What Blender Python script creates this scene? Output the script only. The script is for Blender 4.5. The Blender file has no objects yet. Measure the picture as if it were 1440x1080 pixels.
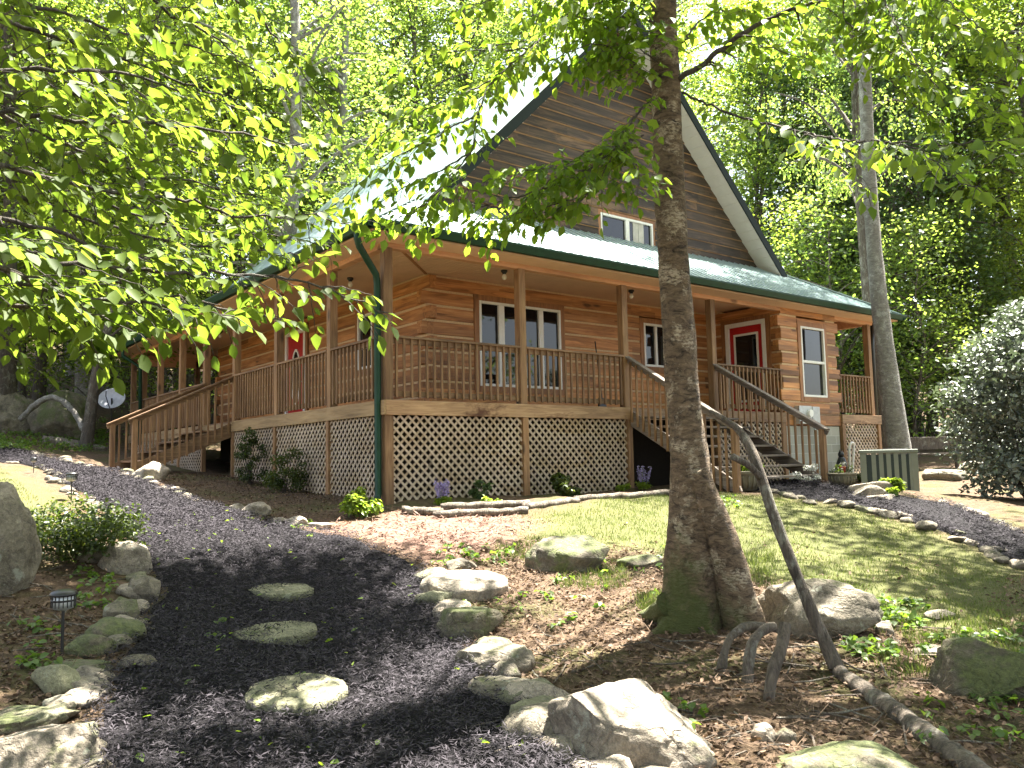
import bpy, math, random
import numpy as np
from mathutils import Matrix, Vector

# ------------------------------------------------------------------ camera, world, sun, exposure
C = bpy.context.scene.collection
sc = bpy.context.scene
F_PX, IW, IH = 1150.33, 1440, 1080
yaw, pit, rol = math.radians(37.879), math.radians(5.246), math.radians(-1.15586)
fw = np.array([math.cos(pit)*math.sin(yaw), math.cos(pit)*math.cos(yaw), math.sin(pit)])
_r0 = np.array([math.cos(yaw), -math.sin(yaw), 0.0]); _u0 = np.cross(_r0, fw)
rt = math.cos(rol)*_r0 + math.sin(rol)*_u0
up = -math.sin(rol)*_r0 + math.cos(rol)*_u0
EYE = np.array([-5.92, -10.68, 0.60])
cam = bpy.data.cameras.new('camera'); camo = bpy.data.objects.new('camera', cam); C.objects.link(camo)
cam.sensor_width = 36.0; cam.lens = F_PX/IW*36.0; cam.clip_start = 0.05; cam.clip_end = 600
camo.matrix_world = Matrix(((rt[0], up[0], -fw[0], EYE[0]), (rt[1], up[1], -fw[1], EYE[1]),
                            (rt[2], up[2], -fw[2], EYE[2]), (0, 0, 0, 1)))
sc.camera = camo

SUN_EL, SUN_AZ = math.radians(71), math.radians(86)     # azimuth from +Y towards +X
sd = np.array([math.cos(SUN_EL)*math.sin(SUN_AZ), math.cos(SUN_EL)*math.cos(SUN_AZ), math.sin(SUN_EL)])
w = bpy.data.worlds.new('World'); sc.world = w; w.use_nodes = True
wt = w.node_tree; bg = wt.nodes['Background']
sky = wt.nodes.new('ShaderNodeTexSky'); sky.sky_type = 'NISHITA'; sky.sun_disc = False
sky.sun_elevation = SUN_EL; sky.sun_rotation = SUN_AZ; sky.air_density = 1.0; sky.dust_density = 2.5; sky.ozone_density = 0.6
hs = wt.nodes.new('ShaderNodeHueSaturation'); hs.inputs['Saturation'].default_value = .55   # hazy summer sky
wt.links.new(sky.outputs[0], hs.inputs['Color']); wt.links.new(hs.outputs[0], bg.inputs[0]); bg.inputs[1].default_value = 0.058
sl = bpy.data.lights.new('sun', 'SUN'); sl.energy = 5.0; sl.angle = math.radians(0.53); sl.color = (1, 0.95, 0.86)
so = bpy.data.objects.new('sun', sl); C.objects.link(so); so.location = (0, 0, 40)
so.rotation_euler = Vector(sd).to_track_quat('Z', 'Y').to_euler()
sc.view_settings.view_transform = 'Standard'; sc.view_settings.look = 'None'
sc.view_settings.exposure = 3.32; sc.view_settings.gamma = 1.0; sc.view_settings.use_curve_mapping = False
sc.cycles.use_denoising = True
sc.cycles.max_bounces = 8; sc.cycles.transparent_max_bounces = 8
sc.cycles.sample_clamp_indirect = 8

rng = np.random.default_rng(7); random.seed(7)

# ------------------------------------------------------------------ measuring helpers (photo point + distance -> place)
def ray(x, y): return (fw*F_PX + rt*(x-720) - up*(y-540))/F_PX
def at(x, y, D): return EYE + ray(x, y)*D
_wrng = np.random.default_rng(3)

# terrain: thin plate spline through measured points
_ctrl = [(-5.9,-10.7,-1.0),(-3.87,-5.88,-.84),(-3.47,-4.55,-.74),(-2.8,-3.04,-.64),(-1.6,-1.9,-.36),(0,-.2,-.02),(2.6,-.2,0),(5.1,-.2,0),
 (0,4.2,.2),(0,6.5,.34),(-1.85,6.5,.5),(-1.9,8.6,.54),(-2.85,11.07,.86),(0,15.4,1.1),(-1.9,2.5,.05),(-3.9,-1.33,-.24),(-4.3,-.4,-.16),(-4.9,-4.35,-.66),
 (-4.2,6,.45),(-5.2,-7.3,-.88),(-.93,-6.5,-.66),(.75,-8.1,-.82),(-2.6,-7.4,-.86),(7.7,-2.3,.03),(5.1,-2.3,0),(2.5,-3,-.22),(11.2,-1.5,-.27),(14.2,0,-.1),
 (10.1,.5,-.2),(7,7,.2),(12,12,.6),(6,-6,-.46),(3.3,-5.8,-.56),(10,-5,-.35),(18,0,.15),(25,0,.6),(30,10,1.8),(40,-15,0),(15,-10,-.7),(5,-14,-1.2),
 (-6,-20,-1.6),(-20,-10,-.6),(-11,-3,.1),(-9,8,1.1),(-6,15,1.6),(-25,12,3.5),(0,28,4.0),(15,28,4.0),(-12,28,4.2),(30,40,9),(0,60,14),(60,20,7),(-40,40,11),(40,70,19),(80,80,24),(90,-40,2),(-90,-20,6),(-60,90,22),(0,110,26),(0,-70,-3)]
_cp = np.array([c[:2] for c in _ctrl], float); _cz = np.array([c[2] for c in _ctrl], float)
def _phi(r2): return np.where(r2 > 0, 0.5*r2*np.log(np.maximum(r2, 1e-12)), 0.0)
_n = len(_cp); _K = _phi(((_cp[:, None]-_cp[None])**2).sum(-1)) + np.eye(_n)*0.4
_Pm = np.hstack([np.ones((_n, 1)), _cp]); _A = np.block([[_K, _Pm], [_Pm.T, np.zeros((3, 3))]])
_wc = np.linalg.solve(_A, np.concatenate([_cz, np.zeros(3)]))
_sw = [( _wrng.normal(size=2)*s, _wrng.uniform(0, 6.28), a) for s, a in ((2.2,.012),(2.2,.012),(4,.007),(4,.007),(7,.004),(7,.004))]
def H(x, y):
    x = np.asarray(x, float); y = np.asarray(y, float); s = x.shape; p = np.stack([x.ravel(), y.ravel()], -1); o = np.empty(len(p))
    for i in range(0, len(p), 20000):
        q = p[i:i+20000]; o[i:i+20000] = _phi(((q[:, None]-_cp[None])**2).sum(-1))@_wc[:_n] + _wc[_n] + q@_wc[_n+1:]
    for k, ph, a in _sw: o += a*np.sin(p@k+ph)
    return o.reshape(s)
def G(px, py, dmax=60):
    """the ground point seen at a place in the photo"""
    d = ray(px, py); ts = np.linspace(2.5, dmax, 700); P = EYE + ts[:, None]*d
    g = P[:, 2]-H(P[:, 0], P[:, 1]); i = int(np.argmax(g < 0)) if (g < 0).any() else len(ts)-1
    if i > 0:
        t = ts[i-1] + (ts[i]-ts[i-1])*g[i-1]/(g[i-1]-g[i]+1e-9)
    else: t = ts[0]
    p = EYE + t*d; p[2] = H(p[0], p[1]); return p
def depth(p): return float((np.asarray(p)-EYE)@fw)

# ------------------------------------------------------------------ object helpers
def mesh_np(name, V, Fs):
    """Fs: list of (n,k) int arrays"""
    me = bpy.data.meshes.new(name); V = np.asarray(V, np.float32)
    me.vertices.add(len(V)); me.vertices.foreach_set('co', V.ravel())
    loops = np.concatenate([f.ravel() for f in Fs]).astype(np.int32)
    tot = np.concatenate([np.full(len(f), f.shape[1]) for f in Fs]).astype(np.int32)
    st = np.concatenate([[0], np.cumsum(tot)[:-1]]).astype(np.int32)
    me.loops.add(len(loops)); me.loops.foreach_set('vertex_index', loops)
    me.polygons.add(len(tot)); me.polygons.foreach_set('loop_start', st); me.polygons.foreach_set('loop_total', tot)
    me.update(calc_edges=True); return me
def link(name, me, mat, parent=None, smooth=False, bevel=0):
    if smooth and len(me.polygons): me.polygons.foreach_set('use_smooth', np.ones(len(me.polygons), bool))
    if mat: me.materials.append(mat)
    o = bpy.data.objects.new(name, me); C.objects.link(o)
    if parent is not None: o.parent = parent
    if bevel:
        b = o.modifiers.new('bevel', 'BEVEL'); b.width = bevel; b.segments = 2; b.limit_method = 'ANGLE'; b.harden_normals = False
    return o
def tag(o, label=None, cat=None, group=None, kind=None):
    if label: o['label'] = label
    if cat: o['category'] = cat
    if group: o['group'] = group
    if kind: o['kind'] = kind
    return o
def thing(name, label, cat, loc=(0, 0, 0), rz=0, group=None):
    o = bpy.data.objects.new(name, None); C.objects.link(o); o.location = [float(v) for v in loc]; o.rotation_euler = (0, 0, rz); o.empty_display_size = .2
    return tag(o, label, cat, group)
def copy_tree(o, parent=None):
    c = o.copy(); C.objects.link(c); c.parent = parent
    for ch in list(o.children): copy_tree(ch, c)
    return c

class MB:
    def __init__(s): s.v = []; s.f = []
    def add(s, vs, fs):
        n = len(s.v); s.v += [tuple(map(float, q)) for q in vs]; s.f += [tuple(i+n for i in f) for f in fs]; return s
    def box(s, a, b):
        x0, x1 = sorted((a[0], b[0])); y0, y1 = sorted((a[1], b[1])); z0, z1 = sorted((a[2], b[2]))
        return s.add([(x0,y0,z0),(x1,y0,z0),(x1,y1,z0),(x0,y1,z0),(x0,y0,z1),(x1,y0,z1),(x1,y1,z1),(x0,y1,z1)],
                     [(0,3,2,1),(4,5,6,7),(0,1,5,4),(1,2,6,5),(2,3,7,6),(3,0,4,7)])
    def bar(s, a, b, wd, ht, upv=(0, 0, 1)):
        a = np.array(a, float); b = np.array(b, float); d = b-a; d /= np.linalg.norm(d); u = np.array(upv, float)
        sx = np.cross(d, u); sx /= np.linalg.norm(sx); u = np.cross(sx, d); q = []
        for p in (a, b):
            for i, j in ((-1,-1),(1,-1),(1,1),(-1,1)): q.append(p+sx*i*wd/2+u*j*ht/2)
        return s.add(q, [(0,1,2,3)[::-1],(4,5,6,7),(0,1,5,4),(1,2,6,5),(2,3,7,6),(3,0,4,7)][0:1] + [(4,5,6,7),(0,1,5,4),(1,2,6,5),(2,3,7,6),(3,0,4,7)])
    def prism(s, poly, ext):
        """poly: 3-D polygon; ext: extrusion vector"""
        n = len(poly); ext = np.array(ext, float); p = [np.array(q, float) for q in poly]
        return s.add(p+[q+ext for q in p], [tuple(range(n))[::-1], tuple(range(n, 2*n))]+[(i, (i+1) % n, n+(i+1) % n, n+i) for i in range(n)])
    def tube(s, pts, rad, n=10, cap=True, wob=0, ro=None):
        pts = [np.array(p, float) for p in pts]; rad = [rad]*len(pts) if np.isscalar(rad) else rad; m = len(pts); vs = []
        ref = np.array((0.13, 0.31, 0.94)); px = None
        for i in range(m):
            d = pts[min(i+1, m-1)]-pts[max(i-1, 0)]; d /= np.linalg.norm(d)+1e-9
            if px is None:
                px = np.cross(d, ref if abs(d@ref) < .95 else (1, 0, 0))
            px = px-d*(px@d); px /= np.linalg.norm(px); py = np.cross(d, px)
            for k in range(n):
                a = 2*math.pi*k/n; r = rad[i]*(1+(ro.uniform(-wob, wob) if wob else 0)); vs.append(pts[i]+r*(math.cos(a)*px+math.sin(a)*py))
        fs = [(i*n+k, i*n+(k+1) % n, (i+1)*n+(k+1) % n, (i+1)*n+k) for i in range(m-1) for k in range(n)]
        if cap: fs += [tuple(range(n))[::-1], tuple(range((m-1)*n, m*n))]
        return s.add(vs, fs)
    def lathe(s, prof, c=(0, 0, 0), n=20):
        vs = [(c[0]+r*math.cos(2*math.pi*k/n), c[1]+r*math.sin(2*math.pi*k/n), c[2]+z) for r, z in prof for k in range(n)]; m = len(prof)
        fs = [(i*n+k, i*n+(k+1) % n, (i+1)*n+(k+1) % n, (i+1)*n+k) for i in range(m-1) for k in range(n)]
        return s.add(vs, fs+[tuple(range(n))[::-1], tuple(range((m-1)*n, m*n))])
    def build(s, name, mat, parent=None, smooth=False, bevel=0):
        me = bpy.data.meshes.new(name); me.from_pydata(s.v, [], s.f); me.update(); return link(name, me, mat, parent, smooth, bevel)

# ------------------------------------------------------------------ materials
def nmat(name):
    m = bpy.data.materials.new(name); m.use_nodes = True; nt = m.node_tree; b = nt.nodes['Principled BSDF']; return m, nt, b
def N(nt, t, **kw):
    n = nt.nodes.new('ShaderNode'+t)
    for k, v in kw.items():
        if k.startswith('i_'):
            key = k[2:]; key = int(key) if key.isdigit() else key.replace('_', ' '); n.inputs[key].default_value = v
        else: setattr(n, k, v)
    return n
def ramp(nt, stops):
    r = nt.nodes.new('ShaderNodeValToRGB'); e = r.color_ramp.elements
    while len(e) < len(stops): e.new(0.5)
    for q, (p, c) in zip(e, stops): q.position = p; q.color = tuple(c)+(1,) if len(c) == 3 else c
    return r
def mixc(nt, fac, a, b, mode='MIX'):
    m = nt.nodes.new('ShaderNodeMix'); m.data_type = 'RGBA'; m.blend_type = mode; L = nt.links
    for s, v in ((0, fac), (6, a), (7, b)):
        if hasattr(v, 'is_output'): L.new(v, m.inputs[s])
        elif s == 0: m.inputs[0].default_value = v
        else: m.inputs[s].default_value = tuple(v)+(1,)
    return m.outputs[2]
def mth(nt, op, a, b=None, c=None):
    m = nt.nodes.new('ShaderNodeMath'); m.operation = op
    for i, v in enumerate((a, b, c)):
        if v is None: continue
        if hasattr(v, 'is_output'): nt.links.new(v, m.inputs[i])
        else: m.inputs[i].default_value = v
    return m.outputs[0]
def bump(nt, bsdf, h, dist=.01, strength=.6):
    b = nt.nodes.new('ShaderNodeBump'); b.inputs['Distance'].default_value = dist; b.inputs['Strength'].default_value = strength
    nt.links.new(h, b.inputs['Height']); nt.links.new(b.outputs[0], bsdf.inputs['Normal'])
def coords(nt, scale=(1, 1, 1), rot=(0, 0, 0)):
    tc = nt.nodes.new('ShaderNodeTexCoord'); mp = nt.nodes.new('ShaderNodeMapping'); mp.inputs['Scale'].default_value = scale; mp.inputs['Rotation'].default_value = rot
    nt.links.new(tc.outputs['Object'], mp.inputs[0]); return mp.outputs[0], tc
def noise(nt, vec, scale, detail=4, rough=.55, dist=0):
    n = N(nt, 'TexNoise', i_Scale=scale, i_Detail=detail, i_Roughness=rough, i_Distortion=dist); nt.links.new(vec, n.inputs['Vector']); return n.outputs[0]

def wood(name, cols, axis='X', rough=.7, board=None, boff=0., stain=None, var=.35, fine=1.0):
    """sawn wood: grain along one axis, each board (height 'board') with a tone of its own, knots"""
    m, nt, b = nmat(name); sc_ = {'X': (.7, 9, 9), 'Y': (9, .7, 9), 'Z': (9, 9, .7)}[axis]; sc_ = tuple(v*fine for v in sc_)
    tc = nt.nodes.new('ShaderNodeTexCoord'); sep = N(nt, 'SeparateXYZ'); nt.links.new(tc.outputs['Object'], sep.inputs[0])
    vec = tc.outputs['Object']; tone = None
    oi = N(nt, 'ObjectInfo')
    if board:
        bi = mth(nt, 'FLOOR', mth(nt, 'DIVIDE', mth(nt, 'ADD', sep.outputs[2], boff), board))
        # long boards are butt-jointed: a piece index along the run
        run = sep.outputs[0] if axis == 'X' else sep.outputs[1]
        wn0 = N(nt, 'TexWhiteNoise', noise_dimensions='1D'); nt.links.new(bi, wn0.inputs['W'])
        pi_ = mth(nt, 'FLOOR', mth(nt, 'ADD', mth(nt, 'DIVIDE', run, 3.7), mth(nt, 'MULTIPLY', wn0.outputs[0], 7.0)))
        key = mth(nt, 'ADD', mth(nt, 'MULTIPLY', bi, 13.17), mth(nt, 'MULTIPLY', pi_, 3.31))
        wn = N(nt, 'TexWhiteNoise', noise_dimensions='1D'); nt.links.new(key, wn.inputs['W']); tone = wn.outputs[0]
        off = N(nt, 'VectorMath', operation='ADD'); cb = N(nt, 'CombineXYZ')
        for i in range(3): nt.links.new(mth(nt, 'MULTIPLY', key, 1.7), cb.inputs[i])
        nt.links.new(vec, off.inputs[0]); nt.links.new(cb.outputs[0], off.inputs[1]); vec = off.outputs[0]
    else:
        tone = oi.outputs['Random']
        off = N(nt, 'VectorMath', operation='ADD'); cb = N(nt, 'CombineXYZ')
        for i in range(3): nt.links.new(mth(nt, 'MULTIPLY', oi.outputs['Random'], 37.), cb.inputs[i])
        nt.links.new(vec, off.inputs[0]); nt.links.new(cb.outputs[0], off.inputs[1]); vec = off.outputs[0]
    mp = N(nt, 'Mapping'); mp.inputs['Scale'].default_value = sc_; nt.links.new(vec, mp.inputs[0])
    g = noise(nt, mp.outputs[0], 1.6, 8, .62, 1.6)
    r = ramp(nt, [(.28, cols[0]), (.5, cols[1]), (.72, cols[2])]); nt.links.new(g, r.inputs[0])
    # broad tone
    g2 = noise(nt, vec, .9, 3, .5); r2 = ramp(nt, [(.35, (.72, .70, .68)), (.65, (1.12, 1.1, 1.08))]); nt.links.new(g2, r2.inputs[0])
    col = mixc(nt, .8, r.outputs[0], r2.outputs[0], 'MULTIPLY')
    tr = ramp(nt, [(0, (1-var,)*3), (1, (1+var*.6,)*3)]); nt.links.new(tone, tr.inputs[0]); col = mixc(nt, 1, col, tr.outputs[0], 'MULTIPLY')
    # knots
    kmp = N(nt, 'Mapping'); kmp.inputs['Scale'].default_value = tuple(v*.34 for v in ((.9, 2.2, 2.2) if axis == 'X' else (2.2, .9, 2.2) if axis == 'Y' else (2.2, 2.2, .9))); nt.links.new(vec, kmp.inputs[0])
    vo = N(nt, 'TexVoronoi', i_Scale=3.2); nt.links.new(kmp.outputs[0], vo.inputs['Vector'])
    kr = ramp(nt, [(.07, (1, 1, 1)), (.15, (0, 0, 0))]); nt.links.new(vo.outputs['Distance'], kr.inputs[0])
    col = mixc(nt, mth(nt, 'MULTIPLY', kr.outputs[0], .75), col, tuple(v*.22 for v in cols[0]))
    if stain:
        smp = N(nt, 'Mapping'); smp.inputs['Scale'].default_value = (.55, .55, 1.6); nt.links.new(vec, smp.inputs[0]); s = noise(nt, smp.outputs[0], stain[1]*2, 7, .7, .6); sr = ramp(nt, [(stain[2], (0, 0, 0)), (stain[3], (1, 1, 1))]); nt.links.new(s, sr.inputs[0])
        dark = mixc(nt, 1, r.outputs[0], stain[0], 'MULTIPLY') if len(stain) < 5 else mixc(nt, .7, r.outputs[0], stain[0])
        col = mixc(nt, sr.outputs[0], col, dark)
    nt.links.new(col, b.inputs['Base Color']); b.inputs['Roughness'].default_value = rough; bump(nt, b, g, .006, .55)
    return m
def plain(name, col, rough=.5, metal=0, nscale=8, var=.15, spec=.5, bmp=.0, coat=0):
    m, nt, b = nmat(name); v, tc = coords(nt); n = noise(nt, v, nscale, 5, .6)
    r = ramp(nt, [(.3, tuple(c*(1-var) for c in col)), (.7, tuple(min(1, c*(1+var)) for c in col))]); nt.links.new(n, r.inputs[0])
    nt.links.new(r.outputs[0], b.inputs['Base Color']); b.inputs['Roughness'].default_value = rough; b.inputs['Metallic'].default_value = metal
    b.inputs['Specular IOR Level'].default_value = spec; b.inputs['Coat Weight'].default_value = coat
    if bmp: bump(nt, b, n, bmp, .7)
    return m
def leafmat(name, c0, c1, t0, t1, trans=.45, rough=.45, spec=.5):
    m, nt, b = nmat(name); geo = N(nt, 'NewGeometry'); oi = N(nt, 'ObjectInfo')
    r = ramp(nt, [(0, c0), (1, c1)]); t = ramp(nt, [(0, t0), (1, t1)])
    v = mth(nt, 'ADD', mth(nt, 'MULTIPLY', geo.outputs['Random Per Island'], .75), mth(nt, 'MULTIPLY', oi.outputs['Random'], .25))
    nt.links.new(v, r.inputs[0]); nt.links.new(v, t.inputs[0])
    nt.links.new(r.outputs[0], b.inputs['Base Color']); b.inputs['Roughness'].default_value = rough; b.inputs['Specular IOR Level'].default_value = spec
    tr = N(nt, 'BsdfTranslucent'); nt.links.new(t.outputs[0], tr.inputs[0]); mx = N(nt, 'MixShader'); mx.inputs[0].default_value = trans
    nt.links.new(b.outputs[0], mx.inputs[1]); nt.links.new(tr.outputs[0], mx.inputs[2]); nt.links.new(mx.outputs[0], nt.nodes['Material Output'].inputs[0]); return m
def rockmat(name, c0, c1, moss=.5, lichen=.3):
    m, nt, b = nmat(name); v, tc = coords(nt); oi = N(nt, 'ObjectInfo')
    off = N(nt, 'VectorMath', operation='ADD'); cb = N(nt, 'CombineXYZ')
    for i in range(3): nt.links.new(mth(nt, 'MULTIPLY', oi.outputs['Random'], 50.), cb.inputs[i])
    nt.links.new(v, off.inputs[0]); nt.links.new(cb.outputs[0], off.inputs[1]); v = off.outputs[0]
    n = noise(nt, v, 4, 8, .65, .4); r = ramp(nt, [(.3, c0), (.7, c1)]); nt.links.new(n, r.inputs[0])
    n2 = noise(nt, v, 38, 4, .7); r2 = ramp(nt, [(.35, (.6, .6, .6)), (.65, (1.2, 1.2, 1.2))]); nt.links.new(n2, r2.inputs[0])
    col = mixc(nt, .8, r.outputs[0], r2.outputs[0], 'MULTIPLY')
    vc = N(nt, 'TexVoronoi', feature='DISTANCE_TO_EDGE', i_Scale=2.3); wv = N(nt, 'VectorMath', operation='ADD'); ns = N(nt, 'TexNoise', i_Scale=3., i_Detail=6.); nt.links.new(v, ns.inputs['Vector']); nt.links.new(v, wv.inputs[0]); nt.links.new(ns.outputs['Color'], wv.inputs[1]); nt.links.new(wv.outputs[0], vc.inputs['Vector'])
    cr = ramp(nt, [(.0, (.25, .25, .25)), (.035, (1, 1, 1))]); nt.links.new(vc.outputs['Distance'], cr.inputs[0]); col = mixc(nt, .28, col, cr.outputs[0], 'MULTIPLY')
    n5 = noise(nt, v, 130, 3, .8); r5 = ramp(nt, [(.35, (.55, .55, .55)), (.65, (1.3, 1.3, 1.3))]); nt.links.new(n5, r5.inputs[0]); col = mixc(nt, .6, col, r5.outputs[0], 'MULTIPLY')
    n3 = noise(nt, v, 7, 6, .7); lr = ramp(nt, [(.60, (0, 0, 0)), (.66, (1, 1, 1))]); nt.links.new(n3, lr.inputs[0])
    col = mixc(nt, mth(nt, 'MULTIPLY', lr.outputs[0], lichen), col, (.42, .45, .36))
    if moss > 0:
        n4 = noise(nt, v, 2.6, 6, .7); geo = N(nt, 'NewGeometry'); sp = N(nt, 'SeparateXYZ'); nt.links.new(geo.outputs['Normal'], sp.inputs[0])
        k = mth(nt, 'ADD', n4, mth(nt, 'MULTIPLY', sp.outputs[2], .10)); mr = ramp(nt, [(.72-.3*moss, (0, 0, 0)), (.82-.3*moss, (1, 1, 1))]); nt.links.new(k, mr.inputs[0])
        mc = ramp(nt, [(.3, (.035, .045, .012)), (.7, (.10, .12, .03))]); nt.links.new(n2, mc.inputs[0])
        col = mixc(nt, mth(nt, 'MULTIPLY', mr.outputs[0], .85), col, mc.outputs[0])
    nt.links.new(col, b.inputs['Base Color']); b.inputs['Roughness'].default_value = .85
    h = mth(nt, 'ADD', mth(nt, 'ADD', n, mth(nt, 'MULTIPLY', n2, .3)), mth(nt, 'MULTIPLY', mth(nt, 'MINIMUM', vc.outputs['Distance'], .05), 3.)); bump(nt, b, h, .04, 1.0); return m
def barkmat(name, c0, c1, lich, lich_amt=.5, horiz=True, moss=False):
    m, nt, b = nmat(name); v, tc = coords(nt, (7, 7, 16) if horiz else (12, 12, 2.2)); vo, _ = coords(nt)
    n = noise(nt, v, 1.5, 8, .7, .8); r = ramp(nt, [(.33, c0), (.68, c1)]); nt.links.new(n, r.inputs[0])
    n2 = noise(nt, vo, 4.5, 6, .7, .3); lr = ramp(nt, [(.52, (0, 0, 0)), (.60, (1, 1, 1))]); nt.links.new(n2, lr.inputs[0])
    n3 = noise(nt, v, 4, 5, .7); l3 = ramp(nt, [(.42, (0, 0, 0)), (.55, (1, 1, 1))]); nt.links.new(n3, l3.inputs[0])
    col = mixc(nt, mth(nt, 'MULTIPLY', mth(nt, 'MULTIPLY', lr.outputs[0], l3.outputs[0]), lich_amt), r.outputs[0], lich)
    nt.links.new(col, b.inputs['Base Color']); b.inputs['Roughness'].default_value = .9; bump(nt, b, mth(nt, 'ADD', n, mth(nt, 'MULTIPLY', n3, .6)), .06, 1.0)
    if moss:
        sp = N(nt, 'SeparateXYZ'); nt.links.new(tc.outputs['Object'], sp.inputs[0]); mr = N(nt, 'MapRange'); nt.links.new(mth(nt, 'ADD', mth(nt, 'ADD', sp.outputs[2], mth(nt, 'MULTIPLY', sp.outputs[0], 1.6)), mth(nt, 'MULTIPLY', n2, -1.6)), mr.inputs[0])
        mr.inputs[1].default_value = -.55; mr.inputs[2].default_value = -.95; col = mixc(nt, mth(nt, 'MULTIPLY', mr.outputs[0], .9), col, (.075, .095, .016)); nt.links.new(col, b.inputs['Base Color'])
    return m

M = {}
LOGC = ((.15, .055, .016), (.40, .172, .054), (.56, .29, .115))
M['logx'] = wood('log_wood_along_front', LOGC, 'X', .6, .281, 1.735, var=.52, fine=.6)
M['logy'] = wood('log_wood_along_side', LOGC, 'Y', .6, .281, 1.735, var=.45, fine=.6)
M['chink'] = plain('tan_chinking', (.56, .40, .24), .9, 0, 30, .15, .3, .004)
WTH = ((.075, .04, .02), (.18, .105, .055), (.29, .185, .105))
M['railx'] = wood('weathered_wood_x', WTH, 'X', .75, var=.25)
M['raily'] = wood('weathered_wood_y', WTH, 'Y', .75, var=.25)
M['postz'] = wood('weathered_wood_z', ((.11, .056, .026), (.225, .125, .058), (.32, .20, .105)), 'Z', .75, var=.25)
M['rim'] = wood('rim_board_wood', ((.15, .085, .045), (.28, .175, .095), (.40, .27, .155)), 'X', .75, stain=((.30, .17, .10), .8, .56, .66))
M['rimy'] = wood('rim_board_wood_side', ((.19, .12, .055), (.33, .22, .11), (.42, .30, .16)), 'Y', .75)
M['lattice'] = wood('lattice_wood', ((.28, .22, .165), (.40, .325, .25), (.50, .415, .33)), 'Z', .8, var=.1, stain=((.75, .68, .55), 1.2, .5, .62))
M['siding'] = wood('dark_weathered_siding', ((.018, .013, .011), (.055, .037, .027), (.13, .082, .052)), 'X', .75, .235, 0, stain=((.27, .155, .08), .5, .53, .68, 1), var=.5, fine=.55)
M['beam'] = wood('porch_beam_wood', ((.42, .21, .11), (.56, .30, .17), (.62, .36, .22)), 'X', .65, var=.1)
M['soffit'] = plain('beige_soffit', (.62, .41, .28), .6, 0, 3, .06)
M['rakesoffit'] = plain('grey_vinyl_soffit', (.50, .46, .40), .6, 0, 3, .06)
M['green'] = plain('dark_green_metal', (.009, .040, .022), .5, .0, 5, .2, .25)
M['white'] = plain('white_vinyl', (.74, .73, .69), .45, 0, 20, .05)
M['red'] = plain('red_door_paint', (.42, .008, .012), .35, 0, 4, .1)
M['greywood'] = wood('silvered_wood', ((.085, .066, .055), (.18, .145, .118), (.30, .25, .21)), 'X', .8, var=.25)
M['greywoody'] = wood('silvered_wood_y', ((.085, .066, .055), (.18, .145, .118), (.30, .25, .21)), 'Y', .8, var=.25)
M['blackgreen'] = plain('blackish_green_trim', (.006, .012, .010), .6, 0, 5, .2, .2)
M['trim'] = wood('brown_window_trim', ((.16, .07, .025), (.27, .12, .045), (.36, .18, .07)), 'Z', .6)
M['dark'] = plain('black_metal', (.012, .012, .012), .4)
M['galv'] = plain('galvanised_metal', (.45, .47, .46), .45, .6, 12, .15)
M['soil_shade'] = plain('soil_and_painted_shade', (.03, .022, .015), .95)  # potting soil; on walls and floor its darkness stands in for shade
def glassmat(name, col, rough):
    m, nt, b = nmat(name); b.inputs['Base Color'].default_value = col+(1,); b.inputs['Roughness'].default_value = rough; b.inputs['Specular IOR Level'].default_value = .5
    v, tc = coords(nt); n = noise(nt, v, 1.3, 2); bump(nt, b, n, .02, .12); return m
M['glass'] = glassmat('dark_window_glass', (.006, .007, .008), .03)
M['curtain'] = plain('pale_curtain_cloth', (.5, .48, .44), .9)
def roofmat():
    m, nt, b = nmat('green_metal_roofing'); v, tc = coords(nt); n = noise(nt, v, 1.3, 5, .6)
    r = ramp(nt, [(.3, (.34, .42, .42)), (.7, (.42, .50, .50))]); nt.links.new(n, r.inputs[0]); nt.links.new(r.outputs[0], b.inputs['Base Color'])
    b.inputs['Metallic'].default_value = .25; b.inputs['Roughness'].default_value = .3; n2 = noise(nt, v, 9, 3); bump(nt, b, n2, .004, .3); return m
M['roof'] = roofmat()
def blockmat():
    m, nt, b = nmat('grey_concrete_block'); tc = nt.nodes.new('ShaderNodeTexCoord'); sep = N(nt, 'SeparateXYZ'); nt.links.new(tc.outputs['Object'], sep.inputs[0])
    cb = N(nt, 'CombineXYZ'); nt.links.new(mth(nt, 'ADD', sep.outputs[0], sep.outputs[1]), cb.inputs[0]); nt.links.new(sep.outputs[2], cb.inputs[1])
    br = N(nt, 'TexBrick', i_Scale=1.0, i_Mortar_Size=.008); br.inputs['Brick Width'].default_value = .4; br.inputs['Row Height'].default_value = .2
    br.inputs['Color1'].default_value = (.27, .275, .24, 1); br.inputs['Color2'].default_value = (.36, .36, .315, 1); br.inputs['Mortar'].default_value = (.45, .45, .41, 1)
    nt.links.new(cb.outputs[0], br.inputs[0]); n = noise(nt, tc.outputs['Object'], 30, 4); c = mixc(nt, .5, br.outputs[0], ramp(nt, [(.3, (.7, .7, .7)), (.7, (1.1, 1.1, 1.1))]).outputs[0], 'MULTIPLY')
    nt.links.new(br.outputs[0], b.inputs['Base Color']); b.inputs['Roughness'].default_value = .9; bump(nt, b, mth(nt, 'ADD', mth(nt, 'MULTIPLY', br.outputs['Fac'], -1.), mth(nt, 'MULTIPLY', n, .3)), .006, .8); return m
M['block'] = blockmat()
M['rock'] = rockmat('grey_lichen_rock', (.06, .05, .034), (.28, .24, .175), .30, .4)
M['mossrock'] = rockmat('mossy_rock', (.052, .043, .028), (.20, .17, .115), .75, .25)
M['palerock'] = rockmat('pale_rock', (.13, .108, .08), (.46, .39, .30), .15, .25)
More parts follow.
